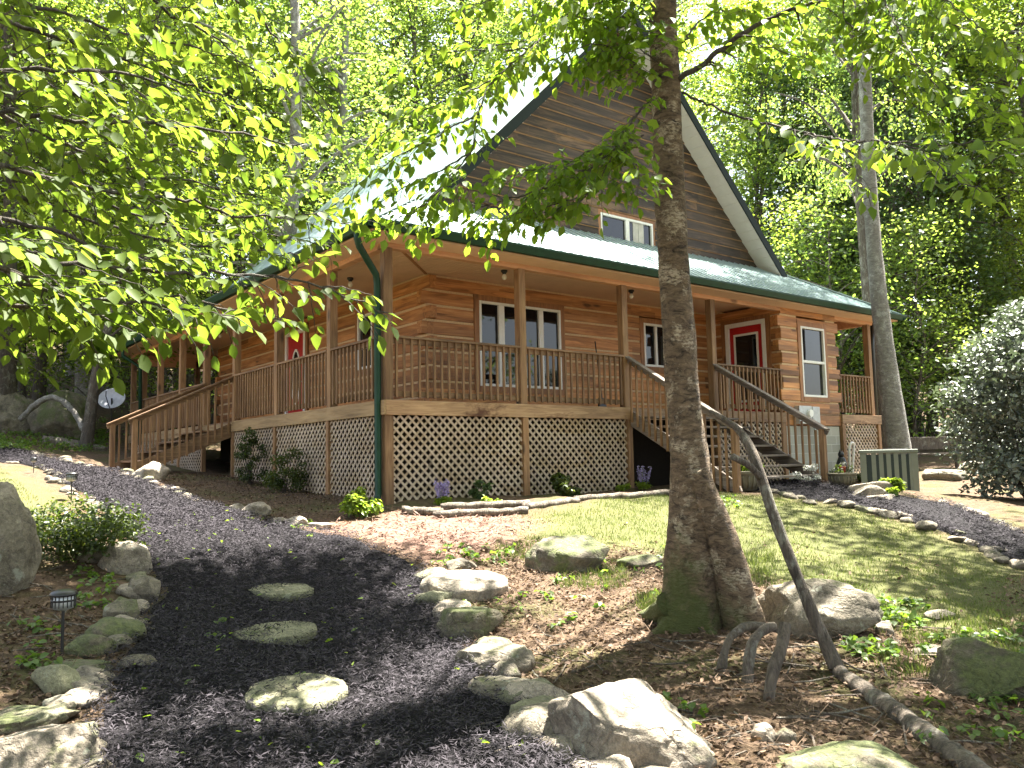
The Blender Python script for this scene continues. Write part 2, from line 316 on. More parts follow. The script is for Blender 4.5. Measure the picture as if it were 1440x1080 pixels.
M['boulder'] = rockmat('tan_boulder_rock', (.085, .07, .05), (.32, .27, .205), .22, .35)
M['stepstone'] = rockmat('step_stone_concrete', (.085, .083, .045), (.25, .24, .145), .15, .2)
M['birch'] = barkmat('birch_bark', (.022, .014, .009), (.33, .23, .14), (.60, .50, .36), .9, moss=True)
M['darkbark'] = barkmat('grey_brown_bark', (.035, .028, .022), (.13, .105, .08), (.30, .30, .25), .5, False)
M['greybark'] = barkmat('pale_grey_bark', (.12, .11, .095), (.30, .28, .25), (.5, .5, .46), .6)
M['deadwood'] = barkmat('dead_grey_wood', (.045, .036, .028), (.23, .185, .14), (.36, .36, .29), .6, False)
M['leaf_near'] = leafmat('beech_leaf', (.035, .062, .008), (.085, .125, .018), (.11, .19, .016), (.27, .36, .035), .5, .6, .25)
M['leaf_birch'] = leafmat('birch_leaf', (.035, .075, .012), (.085, .14, .03), (.21, .36, .02), (.42, .55, .05), .52, .6, .25)
M['leaf_far'] = leafmat('forest_leaf', (.035, .075, .022), (.085, .125, .04), (.17, .30, .035), (.40, .50, .08), .55, .45)
M['leaf_bright'] = leafmat('sunny_forest_leaf', (.06, .11, .015), (.12, .17, .03), (.20, .32, .02), (.42, .50, .05), .55, .5)
M['leaf_dark'] = leafmat('dark_understory_leaf', (.028, .058, .02), (.07, .105, .038), (.07, .15, .03), (.19, .28, .06), .42, .45)
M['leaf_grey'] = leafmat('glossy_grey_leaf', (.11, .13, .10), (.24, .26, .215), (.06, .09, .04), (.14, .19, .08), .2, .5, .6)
M['leaf_shrub'] = leafmat('shrub_leaf', (.012, .030, .006), (.055, .075, .012), (.05, .10, .01), (.16, .2, .02), .35, .5)
M['leaf_lime'] = leafmat('lime_leaf', (.07, .13, .015), (.16, .22, .03), (.25, .4, .02), (.4, .5, .05), .45, .45)
M['petal_purple'] = leafmat('lavender_petal', (.28, .22, .5), (.55, .48, .75), (.3, .25, .5), (.5, .45, .7), .3, .6)
M['litter'] = leafmat('brown_leaf_litter', (.035, .021, .014), (.22, .145, .095), (.05, .03, .01), (.15, .09, .04), .15, .8, .3)
M['chips'] = leafmat('black_mulch_chips', (.003, .003, .003), (.060, .053, .061), (.004, .004, .004), (.01, .01, .01), .03, .85, .12)
M['grass'] = leafmat('lawn_grass_blade', (.05, .075, .018), (.13, .145, .045), (.08, .13, .015), (.19, .22, .045), .4, .6)
def groundmat():
    m, nt, b = nmat('forest_floor_and_lawn'); v, tc = coords(nt); at_ = N(nt, 'Attribute', attribute_name='zone'); sp = N(nt, 'SeparateColor'); nt.links.new(at_.outputs['Color'], sp.inputs[0])
    n = noise(nt, v, 9, 8, .7, .5); n2 = noise(nt, v, 45, 4, .7); n3 = noise(nt, v, 1.1, 4, .6)
    lit = ramp(nt, [(.28, (.028, .018, .011)), (.5, (.085, .056, .034)), (.72, (.20, .14, .09))]); nt.links.new(mth(nt, 'ADD', mth(nt, 'MULTIPLY', n, .6), mth(nt, 'MULTIPLY', n2, .4)), lit.inputs[0])
    mo = ramp(nt, [(.50, (0, 0, 0)), (.62, (1, 1, 1))]); nt.links.new(n3, mo.inputs[0]); mg = ramp(nt, [(.3, (.03, .04, .010)), (.7, (.085, .095, .025))]); nt.links.new(n2, mg.inputs[0])
    c = mixc(nt, mth(nt, 'MULTIPLY', mo.outputs[0], .55), lit.outputs[0], mg.outputs[0])
    gr = ramp(nt, [(.3, (.045, .052, .016)), (.52, (.092, .096, .034)), (.72, (.15, .125, .055))]); nt.links.new(mth(nt, 'ADD', mth(nt, 'MULTIPLY', n3, .5), mth(nt, 'MULTIPLY', n2, .5)), gr.inputs[0])
    c = mixc(nt, sp.outputs[0], c, gr.outputs[0])
    ps = ramp(nt, [(.3, (.09, .048, .034)), (.7, (.24, .15, .115))]); nt.links.new(mth(nt, 'ADD', mth(nt, 'MULTIPLY', n, .4), mth(nt, 'MULTIPLY', n2, .6)), ps.inputs[0])
    c = mixc(nt, sp.outputs[1], c, ps.outputs[0])
    nt.links.new(c, b.inputs['Base Color']); b.inputs['Roughness'].default_value = .95; b.inputs['Specular IOR Level'].default_value = .2
    bump(nt, b, mth(nt, 'ADD', n, n2), .03, .9); return m
def mulchmat():
    m, nt, b = nmat('black_mulch'); v, tc = coords(nt); n = noise(nt, v, 60, 6, .75); n2 = noise(nt, v, 6, 4)
    r = ramp(nt, [(.3, (.004, .004, .0045)), (.62, (.014, .012, .014)), (.8, (.035, .031, .036))]); nt.links.new(n, r.inputs[0]); nt.links.new(r.outputs[0], b.inputs['Base Color'])
    b.inputs['Roughness'].default_value = .85; b.inputs['Specular IOR Level'].default_value = .15; bump(nt, b, mth(nt, 'ADD', n, n2), .03, 1.0); return m
M['mulch'] = mulchmat()

# ------------------------------------------------------------------ ground, paths
def poly_world(pts): return np.array([G(x, y)[:2] for x, y in pts])
def inside(poly, P):
    x, y = P[:, 0], P[:, 1]; r = np.zeros(len(P), bool); n = len(poly)
    for i in range(n):
        x0, y0 = poly[i]; x1, y1 = poly[(i+1) % n]
        c = ((y0 > y) != (y1 > y)); xi = (x1-x0)*(y-y0)/(y1-y0+1e-12)+x0; r ^= c & (x < xi)
    return r
def edge_dist(poly, P):
    d = np.full(len(P), 1e9); n = len(poly)
    for i in range(n):
        a = poly[i]; b = poly[(i+1) % n]; ab = b-a; t = np.clip(((P-a)@ab)/(ab@ab+1e-9), 0, 1); d = np.minimum(d, np.hypot(*(P-(a+t[:, None]*ab)).T))
    return d
LAWN = poly_world([(700,742),(800,712),(900,697),(1040,697),(1090,697),(1200,716),(1300,741),(1440,803),(1440,930),(1340,905),(1230,868),(1130,830),(1050,805),(1000,790),(880,772),(790,765)])
LAWN_L = np.array([(-8.,-3.),(-4.6,-.1),(-4.0,2.),(-3.9,5.),(-4.2,9.),(-5,12),(-9,11)])
LAWN_R = np.array([(9.6,-5.2),(12,-4.4),(15,-3),(18,-1),(22,0),(20,-6),(12,-9)])
STRAW = poly_world([(440,738),(560,722),(700,722),(760,735),(700,760),(640,800),(590,790),(520,765)])
def zone(P):
    wl = np.zeros(len(P))
    for q in (LAWN, LAWN_L, LAWN_R):
        s = np.where(inside(q, P), 1, -1)*edge_dist(q, P); wl = np.maximum(wl, np.clip(s/.5+.5, 0, 1))
    s = np.where(inside(STRAW, P), 1, -1)*edge_dist(STRAW, P); ws = np.clip(s/.6+.5, 0, 1); return wl, ws
xs = np.unique(np.concatenate([np.linspace(-120, -11, 40), np.arange(-11, 19, .13), np.linspace(19, 130, 40)]))
ys = np.unique(np.concatenate([np.linspace(-80, -12.5, 22), np.arange(-12.5, 4, .13), np.linspace(4, 16, 40), np.linspace(16, 140, 45)]))
gx, gy = np.meshgrid(xs, ys); gz = H(gx, gy); V = np.stack([gx.ravel(), gy.ravel(), gz.ravel()], -1)
nx, ny = len(xs), len(ys); ii = (np.arange(ny-1)[:, None]*nx+np.arange(nx-1)[None]).ravel(); Fq = np.stack([ii, ii+1, ii+nx+1, ii+nx], -1)
gme = mesh_np('ground', V, [Fq]); wl, ws = zone(V[:, :2]); att = gme.attributes.new('zone', 'FLOAT_COLOR', 'POINT')
att.data.foreach_set('color', np.stack([wl, ws, wl*0, wl*0+1], -1).astype(np.float32).ravel())
tag(link('ground', gme, groundmat(), smooth=True), kind='structure')

def resample(P, n):
    P = np.asarray(P, float); d = np.concatenate([[0], np.cumsum(np.linalg.norm(np.diff(P, axis=0), axis=1))]); t = np.linspace(0, d[-1], n)
    return np.stack([np.interp(t, d, P[:, k]) for k in range(P.shape[1])], -1)
def strip(name, A, B, mat, n, m, lift=.035):
    A = resample(A, n); B = resample(B, n); t = np.linspace(0, 1, m); P = A[:, None]*(1-t)[None, :, None]+B[:, None]*t[None, :, None]
    j = rng.normal(0, .012, P.shape); P = P+j; z = H(P[..., 0], P[..., 1])+lift*np.minimum(1, np.minimum(t, 1-t)*14+.0)[None]-.008+rng.normal(0, .006, P.shape[:2])
    V = np.concatenate([P, z[..., None]], -1).reshape(-1, 3); ii = (np.arange(n-1)[:, None]*m+np.arange(m-1)[None]).ravel()
    o = link(name, mesh_np(name, V, [np.stack([ii, ii+1, ii+m+1, ii+m], -1)]), mat, smooth=True); tag(o, kind='structure'); return A, B
PL_ = [(-5.1,-10.2)]+[tuple(G(x, y)[:2]) for x, y in ((128,1075),(135,1000),(160,935),(200,880),(222,835),(205,800),(180,755),(160,725),(128,702),(85,680),(50,658))]+[(-4.0,9.5),(-4.6,12.5)]
PR_ = [(-3.3,-10.2)]+[tuple(G(x, y)[:2]) for x, y in ((800,1078),(742,1000),(690,950),(645,900),(615,850),(590,795),(500,756),(420,743),(345,727),(260,697),(200,675))]+[(-2.2,8.9),(-2.6,10.5),(-3.4,12.9)]
pA, pB = strip('mulch_path', PL_, PR_, M['mulch'], 170, 40)
QA_ = [tuple(G(x, y)[:2]) for x, y in ((1060,690),(1100,696),(1138,704),(1173,709),(1200,714),(1238,723),(1267,729),(1300,740),(1340,754),(1390,777),(1440,802))]+[(6.2,-7.6),(7.2,-9.5)]
QB_ = [tuple(G(x, y)[:2]) for x, y in ((1060,680),(1100,680),(1150,679),(1172,683),(1217,693),(1275,699),(1320,705),(1350,716),(1385,733),(1440,752))]+[(9.3,-6.6),(9.8,-9)]
qA, qB = strip('side_mulch_path', QA_, QB_, M['mulch'], 90, 18)

# ------------------------------------------------------------------ the log cabin
E_, DK, CE = .5, 1.515, 4.03        # eave overhang, deck level, ceiling level
W_, LN = 14.2, 15.4                # deck width (X) and length (Y)
WX, WY, WR, WB = 1.95, 1.95, 12.3, 13.45
RX0, RZ, RY0, RY1 = 7.12, 10.70, 1.45, 14.0
cabin = thing('log_cabin', 'honey-brown log cabin with green metal roof and wraparound porch', 'cabin')
def part(mb, name, mat, parent=cabin, bevel=0, smooth=False): return mb.build(name, mat, parent, smooth, bevel)
CH, Z0 = .281, 1.515
def log_wall(axis, fix, a, b, zt, zb=Z0, holes=(), depth=.16, out=-1, ends=(0, 0), par=0):
    """courses of squared logs with chinking between; holes=(a0,a1,z0,z1); ends: how far odd courses run past the corners"""
    logs, chk = MB(), MB(); k = int(math.floor((zb-Z0)/CH+1e-6)); z = Z0+k*CH
    def put(mb, u0, u1, z0, z1, f0, f1):
        if u1-u0 < .02 or z1-z0 < .01: return
        mb.box((u0, f0, z0), (u1, f1, z1)) if axis == 'X' else mb.box((f0, u0, z0), (f1, u1, z1))
    while z < zt-.03:
        e = (k+par) % 2; u0 = a-ends[0]*(.11 if e else -.0); u1 = b+ends[1]*(.11 if e else 0)
        if not e: u0 += ends[0]*.0; u1 -= 0
        z1 = min(z+CH-.045, zt); cuts = [(u0, u1)]
        for h in holes:
            if h[2] < z1-.01 and h[3] > z+.01:
                nc = []
                for c in cuts:
                    if h[1] <= c[0] or h[0] >= c[1]: nc.append(c)
                    else: nc += [(c[0], h[0]), (h[1], c[1])]
                cuts = nc
                if z < h[2]-.01: put(logs, h[0], h[1], z, h[2], fix, fix-out*depth)
                if z1 > h[3]+.01: put(logs, h[0], h[1], h[3], z1, fix, fix-out*depth)
        jit = random.uniform(-.006, .006)
        for c in cuts:
            put(logs, c[0], c[1], z, z1, fix+out*(.0+jit), fix-out*depth)
            if z+CH < zt+.02: put(chk, max(c[0], a+.005), min(c[1], b-.005), z1-.002, z+CH+.002, fix-out*.022, fix-out*(depth-.02))
        z += CH; k += 1
    lo = part(logs, 'log_wall', M['logx' if axis == 'X' else 'logy'], bevel=.012); part(chk, 'chinking', M['chink'], lo); return lo
log_wall('X', WY, WX, RX_ if False else 10.1, CE, holes=[(3.02, 5.32, 1.9, 3.76), (7.6, 8.62, 2.52, 3.72)], ends=(1, 0), par=0)
log_wall('Y', WX, WY, WB, CE, holes=[(7.12, 8.62, 1.4, 3.9), (3.9, 4.75, 2.4, 3.74)], ends=(1, 1), par=1)
log_wall('X', 0.0, 10.1, 12.35, 3.93, zb=Z0-CH, holes=[(10.74, 11.94, 1.78, 3.64)], ends=(1, 1), par=0)
log_wall('Y', 10.1, .16, WY, CE, holes=[(.30, 1.62, 1.4, 3.8)], ends=(1, 0), par=1)
log_wall('Y', 12.35, .16, WB, CE, zb=Z0-CH, out=1, ends=(1, 1), par=1)
log_wall('X', WB, WX, 12.35, CE, out=1, ends=(1, 1), par=0)
# interior darkness put into the colour: a near-black floor slab behind the windows
part(MB().box((2.3, 2.3, 1.5), (12.0, 13.2, 1.54)), 'floor', M['soil_shade'])
# foundation
fb = MB(); fb.box((10.12, .03, -.8), (12.33, .2, 1.22)); fb.box((10.12, .2, -.8), (10.3, 2.0, 1.22)); fb.box((12.15, .2, -.8), (12.33, 13.3, 1.22))
part(fb, 'foundation_wall', M['block'])
fb = MB(); fb.box((WX+.03, WY+.03, -.8), (10.1, WY+.2, 1.5)); fb.box((WX+.03, WY+.2, -.8), (WX+.2, 13.3, 1.5)); part(fb, 'foundation_wall', M['soil_shade'])  # under-porch walls: the shade is painted into their near-black colour

# gable wall: overlapped weathered boards
gb = MB(); z = 4.9; gy = WY
while z < RZ-.35:
    z1 = z+.235
    def hw(zz): return (RZ-.12-zz)
    w0, w1 = hw(z), hw(z1)
    if w1 < .1: w1 = .05
    x0, x1 = max(RX0-w0, 1.8), min(RX0+w0, 12.45); x2, x3 = max(RX0-w1, 1.8), min(RX0+w1, 12.45)
    cut = [(x0, x1, x2, x3)]
    if z1 > 5.28 and z < 6.02: cut = [(x0, 6.38, x2, 6.38), (8.2, x1, 8.2, x3)]
    for q in cut:
        zz1 = z1-.012; o0 = -.028; o1 = -.004   # bottom edge stands proud of the board below
        gb.add([(q[0], gy+o0, z), (q[1], gy+o0, z), (q[3], gy+o1, zz1), (q[2], gy+o1, zz1), (q[0], gy+.05, z), (q[1], gy+.05, z), (q[3], gy+.05, zz1), (q[2], gy+.05, zz1)],
               [(0,1,2,3), (4,7,6,5), (0,4,5,1), (1,5,6,2), (2,6,7,3), (3,7,4,0)])
    z = z1
gable = part(gb, 'gable_wall', M['siding'])
gl = MB(); z = 4.9
while z < RZ-.6:
    w1 = RZ-.2-z-.235; z += .235
    for x0, x1 in ([(max(RX0-w1, 1.8), min(RX0+w1, 12.45))] if not (5.28 < z < 6.02) else [(max(RX0-w1, 1.8), 6.38), (8.2, min(RX0+w1, 12.45))]):
        gl.box((x0, gy-.020, z-.022), (x1, gy+.04, z-.001))
part(gl, 'board_edge', wood('tan_board_edge', ((.16, .08, .03), (.32, .18, .08), (.42, .27, .14)), 'X', .8), gable)
# rear gable and gable infill kept simple
part(MB().prism([(2.0, 13.5, 4.9), (12.3, 13.5, 4.9), (12.3, 13.5, 5.3), (RX0, 13.5, RZ-.2), (2.0, 13.5, 5.4)], (0, .1, 0)), 'gable_wall', M['siding'])

# roofs
def slab(mb, quad, th):
    q = [np.array(p, float) for p in quad]; n = np.cross(q[1]-q[0], q[2]-q[0]); n /= np.linalg.norm(n); n = n if n[2] > 0 else -n
    mb.prism(q, -n*th)
def ribs(mb, e0, e1, r0, r1, step=.23, wd=.03, ht=.022):
    """ribs from the eave line e0-e1 up to the top line r0-r1 (kept perpendicular to the eave, clipped by the hips)"""
    e0, e1, r0, r1 = [np.array(p, float) for p in (e0, e1, r0, r1)]; d = (e1-e0); L = np.linalg.norm(d); d /= L
    n = np.cross(d, r0-e0); n /= np.linalg.norm(n); n = n if n[2] > 0 else -n; upv = np.cross(n, d); 
    if upv[2] < 0: upv = -upv
    run = (r0-e0)@upv; a0 = (r0-e0)@d; a1 = (r1-e0)@d
    s = step/2
    while s < L:
        top = run
        if a0 > 0 and s < a0: top = run*s/a0
        if a1 < L and s > a1: top = run*(L-s)/(L-a1)
        if top > .06: mb.bar(e0+d*s+n*ht*.4, e0+d*s+upv*top+n*ht*.4, wd, ht, n)
        s += step
mr = MB(); bx = 1.76; bz = RZ-(RX0-bx); bx2 = 12.48; bz2 = RZ-(bx2-RX0)
slab(mr, [(RX0, RY0, RZ), (RX0, RY1, RZ), (bx, RY1, bz), (bx, RY0, bz)], .07); slab(mr, [(RX0, RY0, RZ), (bx2, RY0, bz2), (bx2, RY1, bz2), (RX0, RY1, RZ)], .07)
ribs(mr, (bx, RY0, bz), (bx, RY1, bz), (RX0, RY0, RZ), (RX0, RY1, RZ)); ribs(mr, (bx2, RY0, bz2), (bx2, RY1, bz2), (RX0, RY0, RZ), (RX0, RY1, RZ))
mr.prism([(RX0-.16, RY0, RZ-.13), (RX0+.16, RY0, RZ-.13), (RX0, RY0, RZ+.035)], (0, RY1-RY0, 0))
part(mr, 'main_roof', M['roof'])
ez = 4.04; pt = 5.45; eX0, eX1, eY0, eY1 = -E_, W_+E_-.1, -E_, LN+E_
iX0, iX1, iY0, iY1 = 1.78, 12.46, WY, 13.5
pr = MB()
slab(pr, [(eX0, eY0, ez), (eX1, eY0, ez), (iX1, iY0, pt), (iX0, iY0, pt)], .05); ribs(pr, (eX0, eY0, ez), (eX1, eY0, ez), (iX0, iY0, pt), (iX1, iY0, pt))
slab(pr, [(eX0, eY1, ez), (eX0, eY0, ez), (iX0, iY0, pt), (iX0, iY1, pt)], .05); ribs(pr, (eX0, eY0, ez), (eX0, eY1, ez), (iX0, iY0, pt), (iX0, iY1, pt))
slab(pr, [(eX1, eY0, ez), (eX1, eY1, ez), (iX1, iY1, pt), (iX1, iY0, pt)], .05); ribs(pr, (eX1, eY0, ez), (eX1, eY1, ez), (iX1, iY0, pt), (iX1, iY1, pt))
slab(pr, [(eX1, eY1, ez), (eX0, eY1, ez), (iX0, iY1, pt), (iX1, iY1, pt)], .05)
proof = part(pr, 'porch_roof', M['roof'])
for a, b in (((eX0, eY0, ez), (iX0, iY0, pt)), ((eX1, eY0, ez), (iX1, iY0, pt))): part(MB().bar(np.array(a)+(0, 0, .03), np.array(b)+(0, 0, .03), .16, .02), 'hip_cap', M['roof'], proof)
# rakes
rk = MB(); sf = MB()
for s in (-1, 1):
    xe = bx-.05 if s < 0 else bx2+.12; zl = RZ-abs(xe-RX0)
    p = [(RX0, RY0-.02, RZ+.0), (xe, RY0-.02, zl+.0), (xe, RY0-.02, zl-.27), (RX0, RY0-.02, RZ-.27)]
    rk.prism(p, (0, -.03, 0))
    sf.prism([(RX0, RY0-.018, RZ-.275), (xe, RY0-.018, zl-.275), (xe, WY+.0, zl-.275), (RX0, WY+.0, RZ-.275)], (0, 0, .02))
part(rk, 'rake_board', M['blackgreen'])
ln = sf
for s in (-1, 1):
    for k in range(1, 40):
        q = k*.2; x = RX0+s*q
        if bx < x < bx2+.1: ln.box((x-.006, RY0-.01, RZ-q-.286), (x+.006, WY-.03, RZ-q-.270))
part(sf, 'rake_soffit', M['rakesoffit'])
# eave soffit, porch ceiling, beam
so_ = MB(); zs = 3.90
so_.box((eX0+.06, eY0+.06, zs), (eX1-.06, -.0, zs+.03)); so_.box((eX0+.06, 0.0, zs), (-.0, eY1-.06, zs+.03)); so_.box((W_, 0.0, zs), (eX1-.06, eY1-.06, zs+.03)); so_.box((0, LN, zs), (W_, eY1-.06, zs+.03))
part(so_, 'eave_soffit', M['soffit'])
cl = MB()
def beadboard(a, b, axis):
    s = .1; x0, y0 = a; x1, y1 = b; c = x0 if axis == 'X' else y0; e = x1 if axis == 'X' else y1
    while c < e:
        d = min(c+s-.008, e)
        cl.box((c, y0, CE), (d, y1, CE+.02)) if axis == 'X' else cl.box((x0, c, CE), (x1, d, CE+.02)); c += s
beadboard((.15, .15), (10.0, WY), 'X'); beadboard((12.36, .15), (14.1, LN-.15), 'Y'); beadboard((.15, WY), (WX, LN-.15), 'Y'); beadboard((WX, 13.5), (12.3, LN-.15), 'X')
cl.box((.1, .1, CE+.021), (W_-.1, WY+.1, CE+.03)); cl.box((.1, WY+.1, CE+.021), (WX+.1, LN-.1, CE+.03)); cl.box((12.2, WY+.1, CE+.021), (W_-.1, LN-.1, CE+.03)); cl.box((WX, 13.4, CE+.021), (12.2, LN-.1, CE+.03))
pc = part(cl, 'porch_ceiling', M['soffit'])
part(MB().bar((.12, .12, CE-.004), (WX, WY, CE-.004), .05, .012), 'ceiling_seam', M['trim'], pc)
bm = MB(); bm.box((.0, .0, 3.82), (W_-.1, .14, CE+.06)); bm.box((0, .14, 3.82), (.14, LN, CE+.06)); bm.box((W_-.24, .14, 3.82), (W_-.1, LN, CE+.06)); bm.box((.14, LN-.14, 3.60), (W_-.24, LN, CE+.06)); part(bm, 'porch_beam', M['beam'], bevel=.006)
# gutters and downspouts
gt = MB()
def gutter(a, b, out):
    a = np.array(a, float); b = np.array(b, float); o = np.array(out, float); prof = [(0, 0), (0, -.13), (.07, -.13), (.12, -.03), (.12, .0), (.11, .0), (.105, -.03), (.065, -.118), (.012, -.118), (.012, 0)]
    gt.prism([a+o*u+np.array((0, 0, v)) for u, v in prof], b-a)
gutter((eX0-.1, eY0+.01, ez+.01), (eX1+.1, eY0+.01, ez+.01), (0, -1, 0)); gutter((eX0+.01, eY0-.1, ez+.01), (eX0+.01, eY1, ez+.01), (-1, 0, 0)); gutter((eX1-.01, eY0-.1, ez+.01), (eX1-.01, eY1, ez+.01), (1, 0, 0))
part(gt, 'gutter', M['green'])
def downspout(pts, mat=M['green']):
    d = MB()
    d.tube(pts, .052, 8); return part(d, 'downspout', mat, smooth=True)
downspout([(-.57, -.25, 3.93), (-.57, -.25, 3.80), (-.52, -.22, 3.70), (-.30, -.06, 3.55), (-.10, .07, 3.40), (-.07, .09, 3.28), (-.07, .09, 2.0), (-.07, .09, .12), (-.13, .02, .05)])
downspout([(-.57, 13.9, 3.92), (-.57, 13.9, 3.7), (-.1, 13.9, 3.4), (-.07, 13.9, 1.2)])
downspout([(14.3, .1, 3.9), (14.26, .12, 3.3), (14.26, .12, .1)], M['dark'])
# deck
dk = MB(); x = 0.0
while x < W_-.01:
    if x < WX-.14 or x > 12.4 or True:
        dk.box((x, .0, DK-.035), (min(x+.135, W_), WY if WX <= x <= 12.3 else LN, DK))
    x += .14
part(dk, 'porch_floor', M['raily'])
for x0, x1, zt in ((.0, 5.199, .004), (5.2, 7.6, .036), (7.601, 10.08, .004), (12.38, W_, .004)): part(MB().box((x0, -.045, DK-.225), (x1, 0, DK-zt)), 'rim_board', M['rim'], bevel=.004)
for y0, y1, zt in ((-.045, 6.449, .006), (6.45, 8.5, .036), (8.501, LN, .006)): part(MB().box((-.045, y0, DK-.225), (-.001, y1, DK-zt)), 'rim_board', M['rimy'], bevel=.004)
# posts
def post(x, y, z0=DK-.2, z1=3.825, s=.14): return part(MB().box((x-s/2, y-s/2, z0), (x+s/2, y+s/2, z1)), 'porch_post', M['postz'], bevel=.006)
post(.07, .06, -.4)
for x in (2.64, 5.10, 7.70, 13.90): post(x, .06)
post(10.17, -.01, Z0-.3, 3.82, .0001) if False else None
PY = (1.90, 4.2, 6.5, 8.5, 10.4, 12.4, 14.1, 15.33)
for y in PY: post(.06, y)
for x in (1.9, 4.4, 7.0): post(x, LN-.07)
post(13.9, 7.5); post(13.9, 15.33)
for x in (2.64, 5.12, 7.70, 10.02, 12.44, 14.1): part(MB().box((x-.06, -.035, -.45), (x+.06, .06, DK-.226)), 'skirt_post', M['postz'], bevel=.004)
for y in PY[:3]+(8.5, 10.4, 12.4, 15.3): part(MB().box((-.035, y-.05, -.4), (.05, y+.05, DK-.226)), 'skirt_post', M['postz'], bevel=.004)
# railings
def railing(a, b, name='railing', zt=.975, zb=.10, step=.137, outv=(0, -1), top=True):
    a = np.array(a, float); b = np.array(b, float); d = b-a; L = np.linalg.norm(d[:2]); n = max(2, int(round(L/step))); o = np.array((outv[0], outv[1], 0.)); ax = 'X' if abs(d[0]) > abs(d[1]) else 'Y'
    bal = MB()
    for k in range(n):
        p = a+d*((k+.5)/n)+o*.032; j = random.uniform(-.004, .004)*1.0
        bal.bar(p+np.array((j, j, zb-.06)), p+np.array((-j, -j, zt-.035)), .034, .034, (d/np.linalg.norm(d)) if abs(d[2]) < .01 else (d[0]/L, d[1]/L, 0))
    r = part(bal, name, M['postz'])
    mt = M['railx' if ax == 'X' else 'raily']
    q = MB(); q.bar(a+(0, 0, zt-.075), b+(0, 0, zt-.075), .035, .085)
    if top: q.bar(a+o*.02+(0, 0, zt-.017), b+o*.02+(0, 0, zt-.017), .095, .036)
    part(q, 'top_rail', mt, r, bevel=.004)
    q = MB(); q.bar(a+(0, 0, zb), b+(0, 0, zb), .035, .085); part(q, 'bottom_rail', mt, r, bevel=.004); return r
for x0, x1 in ((.14, 2.57), (2.71, 5.03), (7.77, 10.1), (12.42, 13.83)): railing((x0, .05, DK), (x1, .05, DK))
ye = (.13,)+PY
for i, (y0, y1) in enumerate(zip(ye[:-1], ye[1:])):
    if i == 3: continue
    railing((.05, y0+.07, DK), (.05, y1-.07, DK), outv=(-1, 0))
railing((.2, LN-.06, DK), (6.9, LN-.06, DK), outv=(0, 1))
# lattice skirts
def lattice(a, b, z0, z1, axis):
    """diagonal strips in two layers, clipped to the panel"""
    L = b-a; Hh = z1-z0; mb = MB(); wd = .036; stp = .098*math.sqrt(2)
    for lay, sg in ((0, 1), (1, -1)):
        c = -Hh-stp
        while c < L+Hh+stp:
            # line u = c + sg*(v) ; clip to 0<=u<=L, 0<=v<=H
            pts = []
            v0, v1 = 0., Hh
            lo, hi = (max(v0, -c), min(v1, L-c)) if sg > 0 else (max(v0, c-L), min(v1, c))
            if hi-lo > .05:
                p = [(c+sg*lo, lo), (c+sg*hi, hi)]; y = .018 - lay*.012
                f = (lambda u, v: (a+u, y, z0+v)) if axis == 'X' else (lambda u, v: (y, a+u, z0+v))
                mb.bar(f(*p[0]), f(*p[1]), wd, .009, (0, 1, 0) if axis == 'X' else (1, 0, 0))
            c += stp
    return part(mb, 'lattice_panel', M['lattice'])
FB = DK-.225
for x0, x1 in ((.14, 2.58), (2.70, 5.06), (7.76, 9.96), (12.5, 14.04)): lattice(x0, x1, -.25, FB, 'X')
for y0, y1, z0 in ((.14, 1.85, -.1), (1.95, 4.15, 0), (4.25, 6.45, .1), (8.55, 10.35, .4), (10.45, 12.35, .6), (12.45, 15.25, .8)): lattice(y0, y1, z0, FB, 'Y')
# staircases
def stairs(axis, u0, u1, z0, z1, nris, run):
    """axis 'F': goes out in -Y between X=u0..u1; 'S': goes out in -X between Y=u0..u1"""
    P = (lambda u, o, z: (u, -o, z)) if axis == 'F' else (lambda u, o, z: (-o, u, z)); rise = (z1-z0)/nris; ln_ = run*nris
    wood_run = M['greywoody'] if axis == 'F' else M['railx']
    root = bpy.data.objects.new('staircase', None); C.objects.link(root); root.parent = cabin
    for u in (u0+.03, u1-.03):
        q = [P(u-.02, .03, z1-.04), P(u-.02, .03, z1-.34), P(u-.02, ln_-.12, z0-.02), P(u-.02, ln_+.16, z0-.02), P(u-.02, ln_+.1, z0+rise*.6)]
        part(MB().prism(q, np.array(P(.04, 0, 0))-np.array(P(0, 0, 0))), 'stringer', wood_run, root)
    for k in range(1, nris):
        z = z1-rise*k; o = run*k
        t = MB()
        for j in (0, 1): t.box(P(u0+.055, o-.01+j*.145, z-.036), P(u1-.055, o+.13+j*.145, z))
        part(t, 'tread', M['greywood'] if axis == 'F' else M['raily'], root, bevel=.004)
    for u in (u0+.02, u1-.02):
        part(MB().box(P(u-.05, ln_+.02, z0-.35), P(u+.05, ln_+.12, z0+1.0)), 'newel_post', M['postz'], root, bevel=.005)
        hr = MB(); a = np.array(P(u, -.02, z1+.955)); b = np.array(P(u, ln_+.18, z0+.985)); hr.bar(a, b, .14, .036); hr.bar(a-(0, 0, .06), b-(0, 0, .06), .036, .085); part(hr, 'handrail', wood_run, root, bevel=.004)
        bl = MB(); n = int(ln_/.135)
        for k in range(n):
            o = .1+(ln_-.12)*k/(n-1)*.97; f = o/ln_; zt = z1+.93+(z0-z1+.03)*f; zz = z1+(z0-z1)*f
            s_ = -.035 if u < (u0+u1)/2 else .035
            p = np.array(P(u+s_, o, 0)); bl.box(p+(-.017, -.017, zz-.22), p+(.017, .017, zt-.02))
        part(bl, 'baluster_row', M['postz'], root)
    return root
stairs('F', 5.12, 7.72, .03, DK, 8, .285)
stairs('S', 6.52, 8.48, .53, DK, 5, .37)
